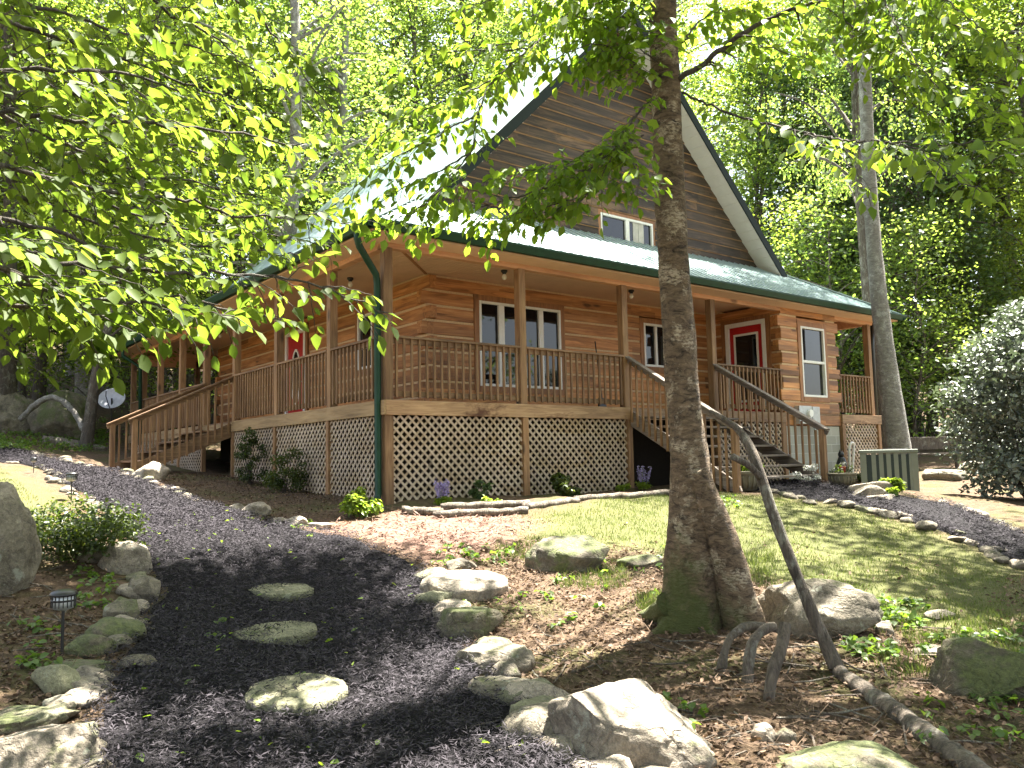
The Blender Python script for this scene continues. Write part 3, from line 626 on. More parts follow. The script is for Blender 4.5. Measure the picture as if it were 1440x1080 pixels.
# windows and doors
def window(axis, fix, a0, a1, z0, z1, lights, sash=None, out=-1, trim=.11, sill=True, curtain=None):
    P = (lambda u, d, z: (u, fix+out*d, z)) if axis == 'X' else (lambda u, d, z: (fix+out*d, u, z))
    t = MB(); fr = MB(); f = .055
    if trim:
        t.box(P(a0-trim, .012, z0-trim), P(a0+.004, -.14, z1+trim)); t.box(P(a1-.004, .012, z0-trim), P(a1+trim, -.14, z1+trim)); t.box(P(a0+.004, .012, z1-.004), P(a1-.004, -.14, z1+trim)); t.box(P(a0+.004, .016, z0-trim), P(a1-.004, -.14, z0+.004))
    fr.box(P(a0+.004, .02, z0+.004), P(a0+f, -.1, z1-.004)); fr.box(P(a1-f, .02, z0+.004), P(a1-.004, -.1, z1-.004)); fr.box(P(a0+f, .02, z1-f), P(a1-f, -.1, z1-.004)); fr.box(P(a0+f, .02, z0+.004), P(a1-f, -.1, z0+f))
    us = [a0+f]
    for k, m in enumerate(lights):
        u = a0+m[0]*(a1-a0); fr.box(P(u-m[1]/2, .016, z0+f), P(u+m[1]/2, -.1, z1-f))
    if sash: zz = z0+sash*(z1-z0); fr.box(P(a0+f, .014, zz-.03), P(a1-f, -.1, zz+.03))
    wn = part(fr, 'window', M['white'], bevel=.005)
    if trim: part(t, 'window_trim', M['trim'], wn, bevel=.004)
    cuts = [a0+f-.01]+[v for m in lights for v in (a0+m[0]*(a1-a0)-m[1]/2+.01, a0+m[0]*(a1-a0)+m[1]/2-.01)]+[a1-f+.01]
    for u0, u1 in zip(cuts[0::2], cuts[1::2]):
        for za, zb, dd in ([(z0+f-.01, z1-f+.01, .03)] if not sash else [(z0+f-.01, z0+sash*(z1-z0), .055), (z0+sash*(z1-z0), z1-f+.01, .03)]):
            part(MB().box(P(u0, -dd, za), P(u1, -dd-.012, zb)), 'pane', M['glass'], wn)
    if curtain:
        cu = MB(); n = 18
        for c0, c1 in curtain:
            for k in range(4): u = c0+(c1-c0)*k/4; cu.box(P(u, -.022-.004*(k % 2), z0+f), P(u+(c1-c0)/4-.006, -.029, z1-f))
        part(cu, 'curtain', M['curtain'], wn)
    return wn
window('X', WY, 3.13, 5.21, 2.0, 3.66, [(.26, .14), (.5, .16), (.745, .12)])
window('X', WY, 7.70, 8.52, 2.62, 3.62, [(.5, .07)])
window('X', 0.0, 10.85, 11.83, 1.89, 3.54, [], .5)
window('Y', WX, 4.0, 4.65, 2.5, 3.64, [], .4)
window('X', WY, 6.45, 8.13, 5.35, 5.97, [(.50, .12)], trim=.07, curtain=[(7.50, 7.86)])
def door(axis, fix, a0, a1, z0, z1, oval, out=-1):
    P = (lambda u, d, z: (u, fix+out*d, z)) if axis == 'X' else (lambda u, d, z: (fix+out*d, u, z))
    dr = MB().box(P(a0+.1, -.02, z0), P(a1-.1, -.07, z1-.1)); d = part(dr, 'door', M['red'], bevel=.004)
    fr = MB(); fr.box(P(a0, .03, z0), P(a0+.1, -.12, z1)); fr.box(P(a1-.1, .03, z0), P(a1, -.12, z1)); fr.box(P(a0+.1, .03, z1-.1), P(a1-.1, -.12, z1)); part(fr, 'door_frame', M['white'], d, bevel=.005)
    jb = MB(); jb.box(P(a0-.12, .018, z0), P(a0-.002, -.12, z1+.1)); jb.box(P(a1+.002, .018, z0), P(a1+.12, -.12, z1+.1)); jb.box(P(a0-.002, .018, z1+.002), P(a1+.002, -.12, z1+.1)); part(jb, 'door_trim', M['trim'], d)
    cx = (a0+a1)/2
    if oval:
        rim, gls = MB(), MB(); n = 32; ra, rz_, cz = .21, .62, z0+1.14
        o = [(cx+(ra+.06)*math.cos(2*math.pi*k/n), cz+(rz_+.06)*math.sin(2*math.pi*k/n)) for k in range(n)]; i_ = [(cx+ra*math.cos(2*math.pi*k/n), cz+rz_*math.sin(2*math.pi*k/n)) for k in range(n)]
        vs = [P(u, .0, z) for u, z in o]+[P(u, .0, z) for u, z in i_]+[P(u, -.03, z) for u, z in o]+[P(u, -.03, z) for u, z in i_]
        rim.add(vs, [f for k in range(n) for f in ((k, (k+1) % n, n+(k+1) % n, n+k), (k, 2*n+k, 2*n+(k+1) % n, (k+1) % n), (n+k, n+(k+1) % n, 3*n+(k+1) % n, 3*n+k))])
        part(rim, 'glass_surround', M['white'], d); gls.prism([P(u, -.012, z) for u, z in i_], np.array(P(0, -.006, 0))-np.array(P(0, 0, 0))); part(gls, 'oval_glass', M['glass'], d)
    else:
        rim = MB(); u0, u1, q0, q1 = a0+.27, a1-.27, z0+.35, z1-.32
        for b0, b1 in (((u0-.05, q0-.05), (u0, q1+.05)), ((u1, q0-.05), (u1+.05, q1+.05)), ((u0, q1), (u1, q1+.05)), ((u0, q0-.05), (u1, q0))): rim.box(P(b0[0], .0, b0[1]), P(b1[0], -.03, b1[1]))
        part(rim, 'glass_surround', M['white'], d); part(MB().box(P(u0, -.01, q0), P(u1, -.016, q1)), 'door_glass', M['glass'], d)
    h = MB(); h.tube([P(a0+.17, -.02, z0+1.0), P(a0+.17, .05, z0+1.0)], .02, 8); h.tube([P(a0+.17, .045, z0+1.0), P(a0+.28, .045, z0+1.0)], .012, 8); part(h, 'door_handle', M['galv'], d)
    return d
door('Y', WX, 7.28, 8.46, DK, 3.78, True)
door('Y', 10.1, .40, 1.52, DK, 3.70, False)

# things fixed to or standing on the porch
def ceiling_light(x, y, label):
    t = thing('ceiling_light', label, 'light', (x, y, CE), 0, 'bare bulb lights under the porch ceiling')
    MB().lathe([(.06, 0), (.06, -.03), (.04, -.05), (.03, -.07)]).build('lamp_base', M['dark'], t, True)
    MB().lathe([(.02, -.07), (.035, -.10), (.045, -.13), (.03, -.17), (.005, -.18)], n=12).build('bulb', M['white'], t, True)
ceiling_light(3.0, .95, 'porch ceiling bulb above the big front window')
ceiling_light(6.3, .95, 'porch ceiling bulb above the front steps')
ceiling_light(.95, 3.0, 'porch ceiling bulb nearest the corner on the side with the oval-glass door')
ceiling_light(.95, 6.4, 'porch ceiling bulb just right of the top of the side steps')
ceiling_light(.95, 10.3, 'porch ceiling bulb far along the side porch beyond the side steps')
ceiling_light(.2, -.15, 'corner bulb under the eave beside the green downspout') if False else None
mt = thing('electric_meter', 'grey electric meter boxes on log wall under tall window', 'meter', (10.95, -.01, 1.2))
MB().box((-.52, -.14, .06), (-.02, -.012, .47)).build('meter_cabinet', M['galv'], mt, bevel=.01)
MB().box((.02, -.13, .04), (.32, -.012, .46)).build('meter_box', M['galv'], mt, bevel=.01)
md = MB(); md.tube([(-.14, -.14, .3), (-.14, -.20, .3)], .085, 20); md.build('meter_dial', M['white'], mt)
MB().tube([(.16, -.07, .04), (.16, -.07, -1.5)], .022, 8).build('conduit', M['galv'], mt, True)
br = thing('broom', 'dark broom leaning on log wall beside big front window', 'broom', (6.0, 1.7, DK))
MB().tube([(0, -.1, .3), (.12, .18, 1.55)], .013, 8).build('broom_handle', M['dark'], br)
MB().prism([(-.14, -.16, .0), (.14, -.16, 0), (.05, -.1, .32), (-.05, -.1, .32)], (0, .06, .0)).build('broom_head', M['dark'], br)

# ------------------------------------------------------------------ rocks
import bmesh
from mathutils import noise as mnoise
_ico = {}
def ico(sub):
    if sub not in _ico:
        b = bmesh.new(); bmesh.ops.create_icosphere(b, subdivisions=sub, radius=1); _ico[sub] = (np.array([v.co[:] for v in b.verts]), np.array([[v.index for v in f.verts] for f in b.faces])); b.free()
    return _ico[sub]
def rock_mesh(seed, sx, sy, sz, sub=4, cuts=11, rough=.10, flat=False, planes=()):
    r = np.random.default_rng(seed); V, Fc = ico(sub); V = V.copy()
    for n, d in planes:
        n = np.array(n, float); n /= np.linalg.norm(n); V = V-np.maximum(V@n-d, 0)[:, None]*n[None]
    for k in range(cuts):
        n = r.normal(size=3); n /= np.linalg.norm(n); d = r.uniform(.55, .9)
        if flat and k == 0: n = np.array((r.normal()*.08, r.normal()*.08, 1.)); n /= np.linalg.norm(n); d = .45
        s = V@n-d; V = V-np.maximum(s, 0)[:, None]*n[None]*.93
    o = r.uniform(-50, 50, 3); a = np.array([mnoise.fractal(Vector(v*1.7+o), 1.0, 2.0, 5) for v in V]); V = V*(1+rough*a)[:, None]
    if sub >= 4:
        a2 = np.array([mnoise.fractal(Vector(v*7+o), .8, 2.0, 4) for v in V]); V = V*(1+.03*a2)[:, None]
    V = V*np.array((sx, sy, sz)); return mesh_np('rock', V, [Fc])
_rk = [100]
def rock(x0, y0, x1, y1, label, mat, cat='rock', name='rock', rz=0, dep=.75, flat=False, sub=4, cuts=11, rough=.10, group=None, yb=.22, hs=1.0, planes=()):
    """a rock filling this box in the photo: stands on the ground there, with its own size and thickness"""
    p = G((x0+x1)/2, y1-yb*(y1-y0)); D = depth(p); wd = (x1-x0)*D/F_PX; hv = (y1-y0)*D/F_PX; ang = math.atan2(EYE[2]-p[2], D)
    dp = wd*dep; hh = max(.16*wd, (hv-dp*math.sin(ang)*.8))*hs; _rk[0] += 1
    me = rock_mesh(_rk[0], wd/2*1.06, dp/2, hh*.75, sub, cuts, rough, flat, planes)
    o = link(name, me, M[mat], smooth=True); o.location = (p[0], p[1], p[2]+hh*.22); o.rotation_euler = (random.uniform(-.06, .06), random.uniform(-.06, .06), -yaw+rz)
    return tag(o, label, cat, group)
rock(765, 955, 1000, 1110, 'big angular boulder with sunlit pale top, front and centre beside the black mulch', 'boulder', 'boulder', 'boulder', .1, .85, sub=5, cuts=6, rough=.15, hs=1.25, yb=.3, planes=(((.22, -.32, 1), .50), ((.8, -.1, .62), .56), ((-.9, -.45, .18), .62), ((-.15, -.95, .25), .66), ((.5, -.8, .5), .68)))
rock(1095, 1022, 1310, 1110, 'low dome boulder at the bottom edge right of the big angular boulder', 'mossrock', 'boulder', 'boulder', 0, .9, sub=5, yb=.3)
rock(1058, 812, 1228, 905, 'large sloping boulder just behind the leaning dead branch', 'rock', 'boulder', 'boulder', -.3, .7, sub=5, cuts=9)
rock(746, 746, 868, 812, 'dark mossy round boulder on the lawn edge left of the big tree', 'mossrock', 'boulder', 'boulder', .2, .8, sub=5)
rock(-70, 700, 50, 840, 'tall grey boulder at the left edge of the photo beside the shrub', 'rock', 'boulder', 'boulder', .4, .8, sub=5, yb=.12, hs=1.2)
rock(-25, 1000, 166, 1100, 'big tan rock in the bottom left corner of the path edge', 'boulder', 'rock', 'rock', .1, .7, sub=5, yb=.3, rough=.14)
rock(-30, 985, 115, 1035, 'low grey rock just behind the big tan corner rock', 'mossrock', rz=.1, yb=.35)
rock(40, 930, 122, 982, 'rounded egg-shaped tan stone below the nearer left path light', 'stepstone', rz=-.3, dep=.6)
rock(62, 972, 118, 1003, 'small flat stone between egg-shaped stone and corner rocks', 'rock', dep=.8)
rock(60, 918, 155, 950, 'flat mossy slab tucked behind the egg-shaped stone', 'mossrock', flat=True)
rock(92, 890, 162, 924, 'dark mossy hump rock at foot of the nearer path light', 'mossrock')
rock(126, 866, 202, 904, 'smooth pointed stone on the left path edge above dark hump rock', 'mossrock', rz=.2)
rock(148, 838, 200, 884, 'upright dark block stone on the left path edge', 'mossrock', dep=.8)
rock(172, 800, 225, 852, 'rounded grey stone at the bulge of the left path edge', 'rock', rz=.5)
rock(126, 764, 216, 812, 'long sunlit ridge-backed rock on the left path edge near the shrub', 'palerock', rz=-.25, dep=.6)
rock(110, 758, 160, 796, 'grey stone half under the shrub beside the ridge-backed rock', 'rock')
rock(598, 792, 715, 846, 'pale broad slab at the upper end of the right path edge', 'palerock', flat=True, rz=.1, dep=.8)
rock(612, 834, 705, 906, 'brown mossy rock below the pale broad slab', 'mossrock', flat=True)
rock(642, 888, 748, 952, 'flat grey slab half way down the right path edge', 'rock', flat=True, rz=.2, dep=.9)
rock(660, 935, 772, 990, 'overlapping flat stone below the flat grey slab', 'rock', flat=True, rz=-.4, dep=.7)
rock(712, 964, 815, 1030, 'flat lichen stone against the big angular boulder', 'stepstone', flat=True, dep=.9)
rock(620, 786, 668, 806, 'small stone at the top of the right path edge by the seedlings', 'rock')
rock(184, 652, 238, 680, 'big pale round rock at the foot of the side steps', 'palerock', sub=4, dep=.8)
rock(338, 708, 384, 730, 'angular pale rock on the mulch edge under the side lattice', 'palerock', cuts=14)
rock(318, 710, 346, 726, 'small white rock left of the angular pale rock', 'palerock')
rock(372, 726, 412, 740, 'long white stone right of the angular pale rock', 'palerock')
rock(405, 727, 432, 742, 'round white stone at the end of the bed edge', 'palerock')
rock(430, 732, 468, 744, 'small flat pale stone right of the round white stone', 'palerock', flat=True)
rock(-40, 545, 48, 612, 'large grey outcrop far left beyond the side path', 'rock', 'boulder', 'boulder', sub=5, yb=.1)
rock(45, 556, 128, 622, 'rounded outcrop with pale roots over it, behind the dish', 'mossrock', 'boulder', 'boulder', sub=5, yb=.1)
rock(870, 775, 940, 800, 'dark flat rock at the left foot of the big tree', 'mossrock', dep=.8)
rock(1058, 1015, 1096, 1045, 'fist-size pale stone right of the big angular boulder', 'palerock')
rock(1090, 1020, 1120, 1050, 'small grey stone touching the low dome boulder', 'rock')
rock(1225, 872, 1262, 898, 'small round stone among weeds right of the sloping boulder', 'rock')
rock(1280, 900, 1345, 925, 'flat pale stone at the end of the buried long rock', 'palerock', flat=True)
rock(1300, 915, 1470, 1010, 'long buried ridge rock at the right edge of the photo', 'mossrock', rz=-.5, dep=.45, sub=5, yb=.35)
rock(1300, 855, 1345, 872, 'low grey stone showing through the lawn at right', 'rock', flat=True)
rock(1195, 672, 1256, 702, 'flat bluish slab in front of the cooling unit', 'palerock', flat=True, dep=.7)
rock(1195, 684, 1245, 705, 'pale wedge rock at the mulch edge beside the flower bowl', 'rock')
rock(1218, 692, 1262, 706, 'small lying stone right of the wedge rock', 'palerock', flat=True)
rock(1300, 655, 1358, 680, 'low dark slab on sunlit ground past the cooling unit', 'rock', flat=True)
rock(1352, 640, 1440, 668, 'broad low slab under the pale rhododendron', 'rock', flat=True)

# rows of edging stones: each stone a thing, made from a few shapes
STN = [rock_mesh(900+k, .5, .36, .22, 3, 9, .12) for k in range(7)]
for k, me in enumerate(STN): me.materials.append(M[('palerock', 'rock', 'palerock', 'rock', 'rock', 'palerock', 'stepstone')[k]])
def stone_row(pts, n, size, label, group, jit=.06, keep=None):
    q = resample(pts, n)
    for i, (x, y) in enumerate(q):
        if keep and not keep(i): continue
        x += rng.normal(0, jit); y += rng.normal(0, jit); s = size*rng.uniform(.7, 1.25)
        o = bpy.data.objects.new('edging_stone', STN[rng.integers(7)]); C.objects.link(o); o.location = (x, y, float(H(x, y))+.05*s)
        d = q[min(i+1, n-1)]-q[max(i-1, 0)]; o.rotation_euler = (rng.normal(0, .1), rng.normal(0, .1), math.atan2(d[1], d[0])+rng.normal(0, .35)); o.scale = (s, s*rng.uniform(.8, 1.2), s*rng.uniform(.7, 1.2))
        tag(o, label, 'stone', group)
stone_row(qA[2:-6], 46, .27, 'small grey edging stone between the lawn and the right-hand black mulch path', 'stones along the right mulch path')
stone_row(qB[46:76], 14, .28, 'small stone along the far edge of the right-hand black mulch path', 'stones on the far side of the right mulch path')
i0 = int(np.argmin(np.abs(pB[:, 1]-2.2))); i1 = int(np.argmin(np.abs(pB[:, 1]-6.6))); i2 = int(np.argmin(np.abs(pB[:, 1]-12.2)))
stone_row(pB[i0:i1], 16, .30, 'white edging stone between the side-lattice bed and the sunlit mulch path', 'white stones below the side lattice', .07)
stone_row(pB[int(np.argmin(np.abs(pB[:, 1]-8.7))):i2], 10, .34, 'pale edging stone on the mulch path beyond the foot of the side steps', 'pale stones past the side steps', .10)
j0 = int(np.argmin(np.abs(pA[:, 1]-.6))); j1 = int(np.argmin(np.abs(pA[:, 1]-11.5)))
stone_row(pA[j0:j1], 30, .27, 'pale edging stone between the left lawn and the sunlit mulch path', 'stones along the left lawn edge', .07)

k0 = int(np.argmin(np.abs(pB[:, 1]+8.2))); k1 = int(np.argmin(np.abs(pB[:, 1]+3.4)))
stone_row(pB[k0:k1]+np.array((.12, 0)), 22, .42, 'low lichen-grey stone filling the right path edge between the larger slabs', 'low stones along the right path edge', .07)
k0 = int(np.argmin(np.abs(pA[:, 1]+7.2))); k1 = int(np.argmin(np.abs(pA[:, 1]+1.2)))
stone_row(pA[k0:k1]-np.array((.12, 0)), 24, .38, 'low grey stone filling the left path edge between the larger rocks', 'low stones along the left path edge', .07)

# stepping stones: round cast slabs with a relief like a sawn log
def step_stone(x0, y0, x1, y1, label):
    p = G((x0+x1)/2, (y0+y1)/2); D = depth(p); R = (x1-x0)*D/F_PX/2; n = 56; rr = [0, .12, .25, .38, .5, .62, .74, .84, .92, .98, 1.0, 1.01, .97]; r = np.random.default_rng(int(x0)); vs = []
    ph = r.uniform(0, 6.28, 6)
    for i, q in enumerate(rr):
        for k in range(n):
            a = 2*math.pi*k/n; wob = 1+.035*math.sin(2*a+ph[0])+.03*math.sin(5*a+ph[1])+.015*math.sin(11*a+ph[2])
            z = .045+.006*math.sin(26*q+2*math.sin(3*a+ph[3]))+r.normal(0, .003)
            if q > .9: z -= (q-.9)*.18
            if i >= len(rr)-2: z = [-.02, -.06][i-len(rr)+2]
            vs.append((R*q*wob*math.cos(a), R*q*wob*math.sin(a), z))
    b = MB(); m = len(rr); b.add(vs, [(i*n+k, i*n+(k+1) % n, (i+1)*n+(k+1) % n, (i+1)*n+k) for i in range(m-1) for k in range(n)])
    o = b.build('stepping_stone', M['stepstone'], smooth=True); o.location = (p[0], p[1], p[2]+.03); o.rotation_euler = (.02, -.02, r.uniform(0, 6)); tag(o, label, 'stepping stone', 'round stepping stones')
step_stone(345, 962, 487, 1006, 'round stepping stone nearest the camera on the black mulch')
step_stone(332, 880, 444, 916, 'middle stepping stone of the three on the black mulch')
step_stone(352, 822, 440, 852, 'farthest of the three round stepping stones on the mulch')

# ------------------------------------------------------------------ leaves and foliage
def nrm(a): return a/(np.linalg.norm(a, axis=-1, keepdims=True)+1e-9)
def pxof(p):
    v = np.asarray(p)-EYE; z = v@fw; return (720+F_PX*(v@rt)/z, 540-F_PX*(v@up)/z, z)
SUN_HOLES = ((-1.1,-6.4,1.0),(-2.9,-6.4,.9),(-5.3,-8.6,1.6),(-4.8,-8.2,.9),(-2.2,-7.2,2.0),(-5.1,-5.6,.95),(-.6,-5.0,.9),(.6,-7.6,1.0),(-4.2,-6.3,.35),(-3.0,-5.2,.3),(2.0,-4.4,1.1),(5.2,-6.2,1.0),(-1.3,-3.9,.9))   # gaps opened in the unseen leaves to let sun onto chosen spots
def in_hole(c, pad=.5):
    g = c-sd*(c[2]/sd[2]); return any((g[0]-hx)**2+(g[1]-hy)**2 < (hr+pad)**2 for hx, hy, hr in SUN_HOLES)
def shade_canopy(lv, tw, base, hub, region, n, zr, r, L=.15, per=130, keep=1.0):
    """spread leaf clumps of a crown above a patch of ground (all above the picture), each on a limb from the trunk's top"""
    k = 0; tries = 0
    while k < n and tries < n*30:
        tries += 1; g = np.array((r.uniform(*region[0]), r.uniform(*region[1]), 0.)); z = r.uniform(*zr); c = g+sd*(z/sd[2])
        x, y, d = pxof(c-np.array((0, 0, 1.1)))
        if d > .3 and y > -40 and -900 < x < 2300: continue
        if any((g[0]-hx)**2+(g[1]-hy)**2 < (hr+.25)**2 for hx, hy, hr in SUN_HOLES): continue
        if mnoise.noise(Vector((g[0]*.55+7, g[1]*.55, 3.3))) > keep-.5: continue
        k += 1; c = c-base; clump(lv, c, r.uniform(.8, 1.3), int(per*r.uniform(.7, 1.3)), L, r, .35, .55)
        if k % 3 == 0:
            h = np.array(hub, float); h[2] = min(h[2], c[2]-.4); q = smooth_line([h, (h+c)/2+np.array((0, 0, .35)), c], 2); tw.tube(q, list(np.linspace(.035, .008, len(q))), 5)
class Leaves:
    """collects single leaves (base, direction, normal, length, width); near ones are folded along the midrib"""
    def __init__(s): s.P, s.D, s.N, s.L, s.W = [], [], [], [], []
    def add(s, P, D, Nn, L, W): s.P.append(P); s.D.append(D); s.N.append(Nn); s.L.append(L); s.W.append(W)
    def mesh(s, name='leaves', fold=True):
        P = np.concatenate(s.P); D = nrm(np.concatenate(s.D)); Nn = np.concatenate(s.N); L = np.concatenate(s.L)[:, None]; W = np.concatenate(s.W)[:, None]
        Nn = nrm(Nn-D*(Nn*D).sum(-1, keepdims=True)); S = np.cross(Nn, D); n = len(P)
        if fold:
            t = [(0, 0, 0), (1, 0, -.10), (.28, .46, .045), (.64, .42, .02), (.28, -.46, .045), (.64, -.42, .02)]
            k_ = rng.uniform(-.6, 3.0, (n, 1)); k2 = rng.uniform(-.4, 3.2, (n, 1)); k3 = rng.uniform(.8, 1.2, (n, 1))
            V = np.stack([P+D*L*u+S*W*v*(k3 if u < .5 else 1/k3)+Nn*L*h*(k2 if h < 0 else k_) for u, v, h in t], 1).reshape(-1, 3); i = np.arange(n)[:, None]*6
            return mesh_np(name, V, [np.concatenate([i+[[0, 1, 3, 2]], i+[[0, 4, 5, 1]]])])
        t = [(0, 0), (.45, .5), (1, 0), (.45, -.5)]; V = np.stack([P+D*L*u+S*W*v for u, v in t], 1).reshape(-1, 3); i = np.arange(n)[:, None]*4
        return mesh_np(name, V, [i+[[0, 3, 2, 1]]])
def clump(lv, c, rad, n, L, r, flat=.5, tilt=.6, wr=.6):
    p = nrm(r.normal(size=(n, 3)))*(r.uniform(0, 1, (n, 1))**.45)*rad; p[:, 2] *= flat; d = r.normal(size=(n, 3)); d[:, 2] = d[:, 2]*.4-.35
    nn = r.normal(size=(n, 3))*tilt; nn[:, 2] += 1; l = L*r.uniform(.65, 1.25, n); lv.add(np.asarray(c)+p, d, nn, l, l*wr)
def spray(lv, tw, pts, r0, r1, twl=.45, tws=.14, L=.085, step=.05, start=.1, r=rng, droop=.25, sub=True, plane=.35):
    """a branch with alternate twigs and alternate leaves on them"""
    P = np.array(pts, float)
    for _ in range(2): P = np.concatenate([[P[0]], np.stack([P[:-1]*.75+P[1:]*.25, P[:-1]*.25+P[1:]*.75], 1).reshape(-1, 3), [P[-1]]])
    ln = np.linalg.norm(np.diff(P, axis=0), axis=1).sum(); n = max(8, int(ln/.05)); P = resample(P, n); P[1:-1] += r.normal(0, .006, (n-2, 3))
    tw.tube(P, list(np.linspace(r0, r1, n)), 6); s = start*ln; side = 1
    def leaves_on(Q, L, st0):
        m = len(Q); sd_ = 1; d_ = nrm(np.diff(Q, axis=0)); seg = np.linalg.norm(Q[1]-Q[0]); k = st0
        acc = 0
        for i in range(st0, m-1):
            acc += seg
            if acc < step: continue
            acc = 0; t = d_[i]; lat = np.cross(t, (0, 0, 1)); lat /= np.linalg.norm(lat)+1e-9
            d = t*.55+lat*sd_*.8+np.array((0, 0, -r.uniform(.1, .7)))+r.normal(0, .18, 3); nn = np.array((0, 0, 1.))+r.normal(0, .42, 3); l = L*r.uniform(.6, 1.2)
            l *= r.choice((.6, .85, 1., 1.1)); lv.add(Q[i:i+1]+d*.012, d[None], nn[None], np.array([l]), np.array([l*r.uniform(.58, .74)])); sd_ = -sd_
        d = d_[-1]+np.array((0, 0, -.3)); lv.add(Q[-1:], d[None], np.array([[0, 0, 1.]])+r.normal(0, .3, (1, 3)), np.array([L]), np.array([L*.58]))
    while s < ln:
        i = min(n-2, int(s/ln*(n-1))); t = P[i+1]-P[i]; t /= np.linalg.norm(t); lat = np.cross(t, (0, 0, 1)); lat /= np.linalg.norm(lat)+1e-9
        frac = s/ln; l = twl*r.uniform(.5, 1.15)*(1-.55*frac); d = t*r.uniform(.45, .9)+lat*side*r.uniform(.5, 1.0)+np.array((0, 0, r.normal(-.05, plane))); d /= np.linalg.norm(d)
        m = max(4, int(l/.03)); u = np.linspace(0, 1, m)[:, None]; Q = P[i]+d*l*u+np.array((0, 0, -1.))*droop*l*u**2+r.normal(0, .004, (m, 3)); tw.tube(Q, list(np.linspace(max(.0022, r1), .0012, m)), 4)
        leaves_on(Q, L, 1)
        if sub and l > .3:
            for _ in range(int(l/.16)):
                j = r.integers(m//4, m-1); d2 = nrm(d*.7+lat*r.choice((-1, 1))*.6+r.normal(0, .25, 3)); l2 = l*.45*r.uniform(.6, 1.1); u2 = np.linspace(0, 1, 7)[:, None]
                Q2 = Q[j]+d2*l2*u2+np.array((0, 0, -1.))*droop*l2*u2**2; tw.tube(Q2, list(np.linspace(.002, .001, 7)), 3); leaves_on(Q2, L, 1)
        side = -side; s += tws*r.uniform(.7, 1.3)
    leaves_on(P[int(n*.8):], L, 0)
def smooth_line(pts, k=3):
    P = np.array(pts, float)
    for _ in range(k): P = np.concatenate([[P[0]], np.stack([P[:-1]*.75+P[1:]*.25, P[:-1]*.25+P[1:]*.75], 1).reshape(-1, 3), [P[-1]]])
    return P
def trunk_mb(pts, radii, n=20, rough=.06, seed=0, seg=.1, freq=2.5):
    P = smooth_line(np.concatenate([np.array(pts, float), np.array(radii, float)[:, None]], 1)[:, :3]); Rr = np.array(radii, float)
    for _ in range(3): Rr = np.concatenate([[Rr[0]], np.stack([Rr[:-1]*.75+Rr[1:]*.25, Rr[:-1]*.25+Rr[1:]*.75], 1).ravel(), [Rr[-1]]])
    ln = np.linalg.norm(np.diff(P, axis=0), axis=1).sum(); m = max(6, int(ln/seg)); d = np.concatenate([[0], np.cumsum(np.linalg.norm(np.diff(P, axis=0), axis=1))]); t = np.linspace(0, d[-1], m)
    Q = np.stack([np.interp(t, d, P[:, k]) for k in range(3)], -1); R2 = np.interp(t, d, Rr); mb = MB(); mb.tube(Q, list(R2), n)
    ax = np.repeat(Q, n, 0); v = np.array(mb.v)
    for i in range(len(v)):
        o = v[i]-ax[i]; k = 1+rough*mnoise.fractal(Vector((v[i][0]*freq*4+seed, v[i][1]*freq*4, v[i][2]*freq)), 1., 2., 4); v[i] = ax[i]+o*k
    mb.v = [tuple(q) for q in v]; return mb

# the big birch in front of the house
bt = thing('birch_tree', 'big birch in front of the cabin with patchy tan bark and split base', 'tree', at(975, 868, 6.25))
B0 = np.array(bt.location)
def loc(p): return np.asarray(p)-B0
bp = [(970,905,48),(970,868,46),(974,830,40),(972,780,36),(976,720,33),(972,660,29),(965,600,26.5),(958,520,25.5),(953,440,25),(947,360,24),(942,280,23.5),(939,200,23),(936,120,22),(933,40,21),(930,-80,20),(925,-300,18),(930,-700,14),(940,-1100,9),(935,-1400,4)]
trunk_mb([loc(at(x, y, 6.25)) for x, y, _ in bp], [q*(5.6 if y < 640 else 5.9 if y < 700 else 6.3)/F_PX for _, y, q in bp], 26, .11, 3, .06).build('trunk', M['birch'], bt, True)
sp_ = [(1048,885,31),(1038,850,28),(1026,800,25),(1013,755,23),(998,712,20),(982,660,13)]
trunk_mb([loc(at(x, y, 6.12)) for x, y, _ in sp_], [q*6.12/F_PX for *_, q in sp_], 18, .10, 9, .05).build('side_stem', M['birch'], bt, True)
rt_ = MB()
for (xa, ya), (xb, yb) in (((940,850),(895,862)),((950,868),(915,890)),((990,870),(1005,892)),((1050,870),(1072,884))):
    a = at(xa, ya, 6.15); b = G(xb, yb); b[2] -= .03; c = (a+b)/2; c[2] -= .04; rt_.tube([loc(q) for q in smooth_line([a, c, b], 2)], list(np.linspace(.10, .025, len(smooth_line([a, c, b], 2)))), 10, wob=.1, ro=rng)
rt_.build('root_flare', M['birch'], bt, True)
lv = Leaves(); tw = MB(); r = np.random.default_rng(21)
def px(*q): return [loc(at(*p)) for p in q]
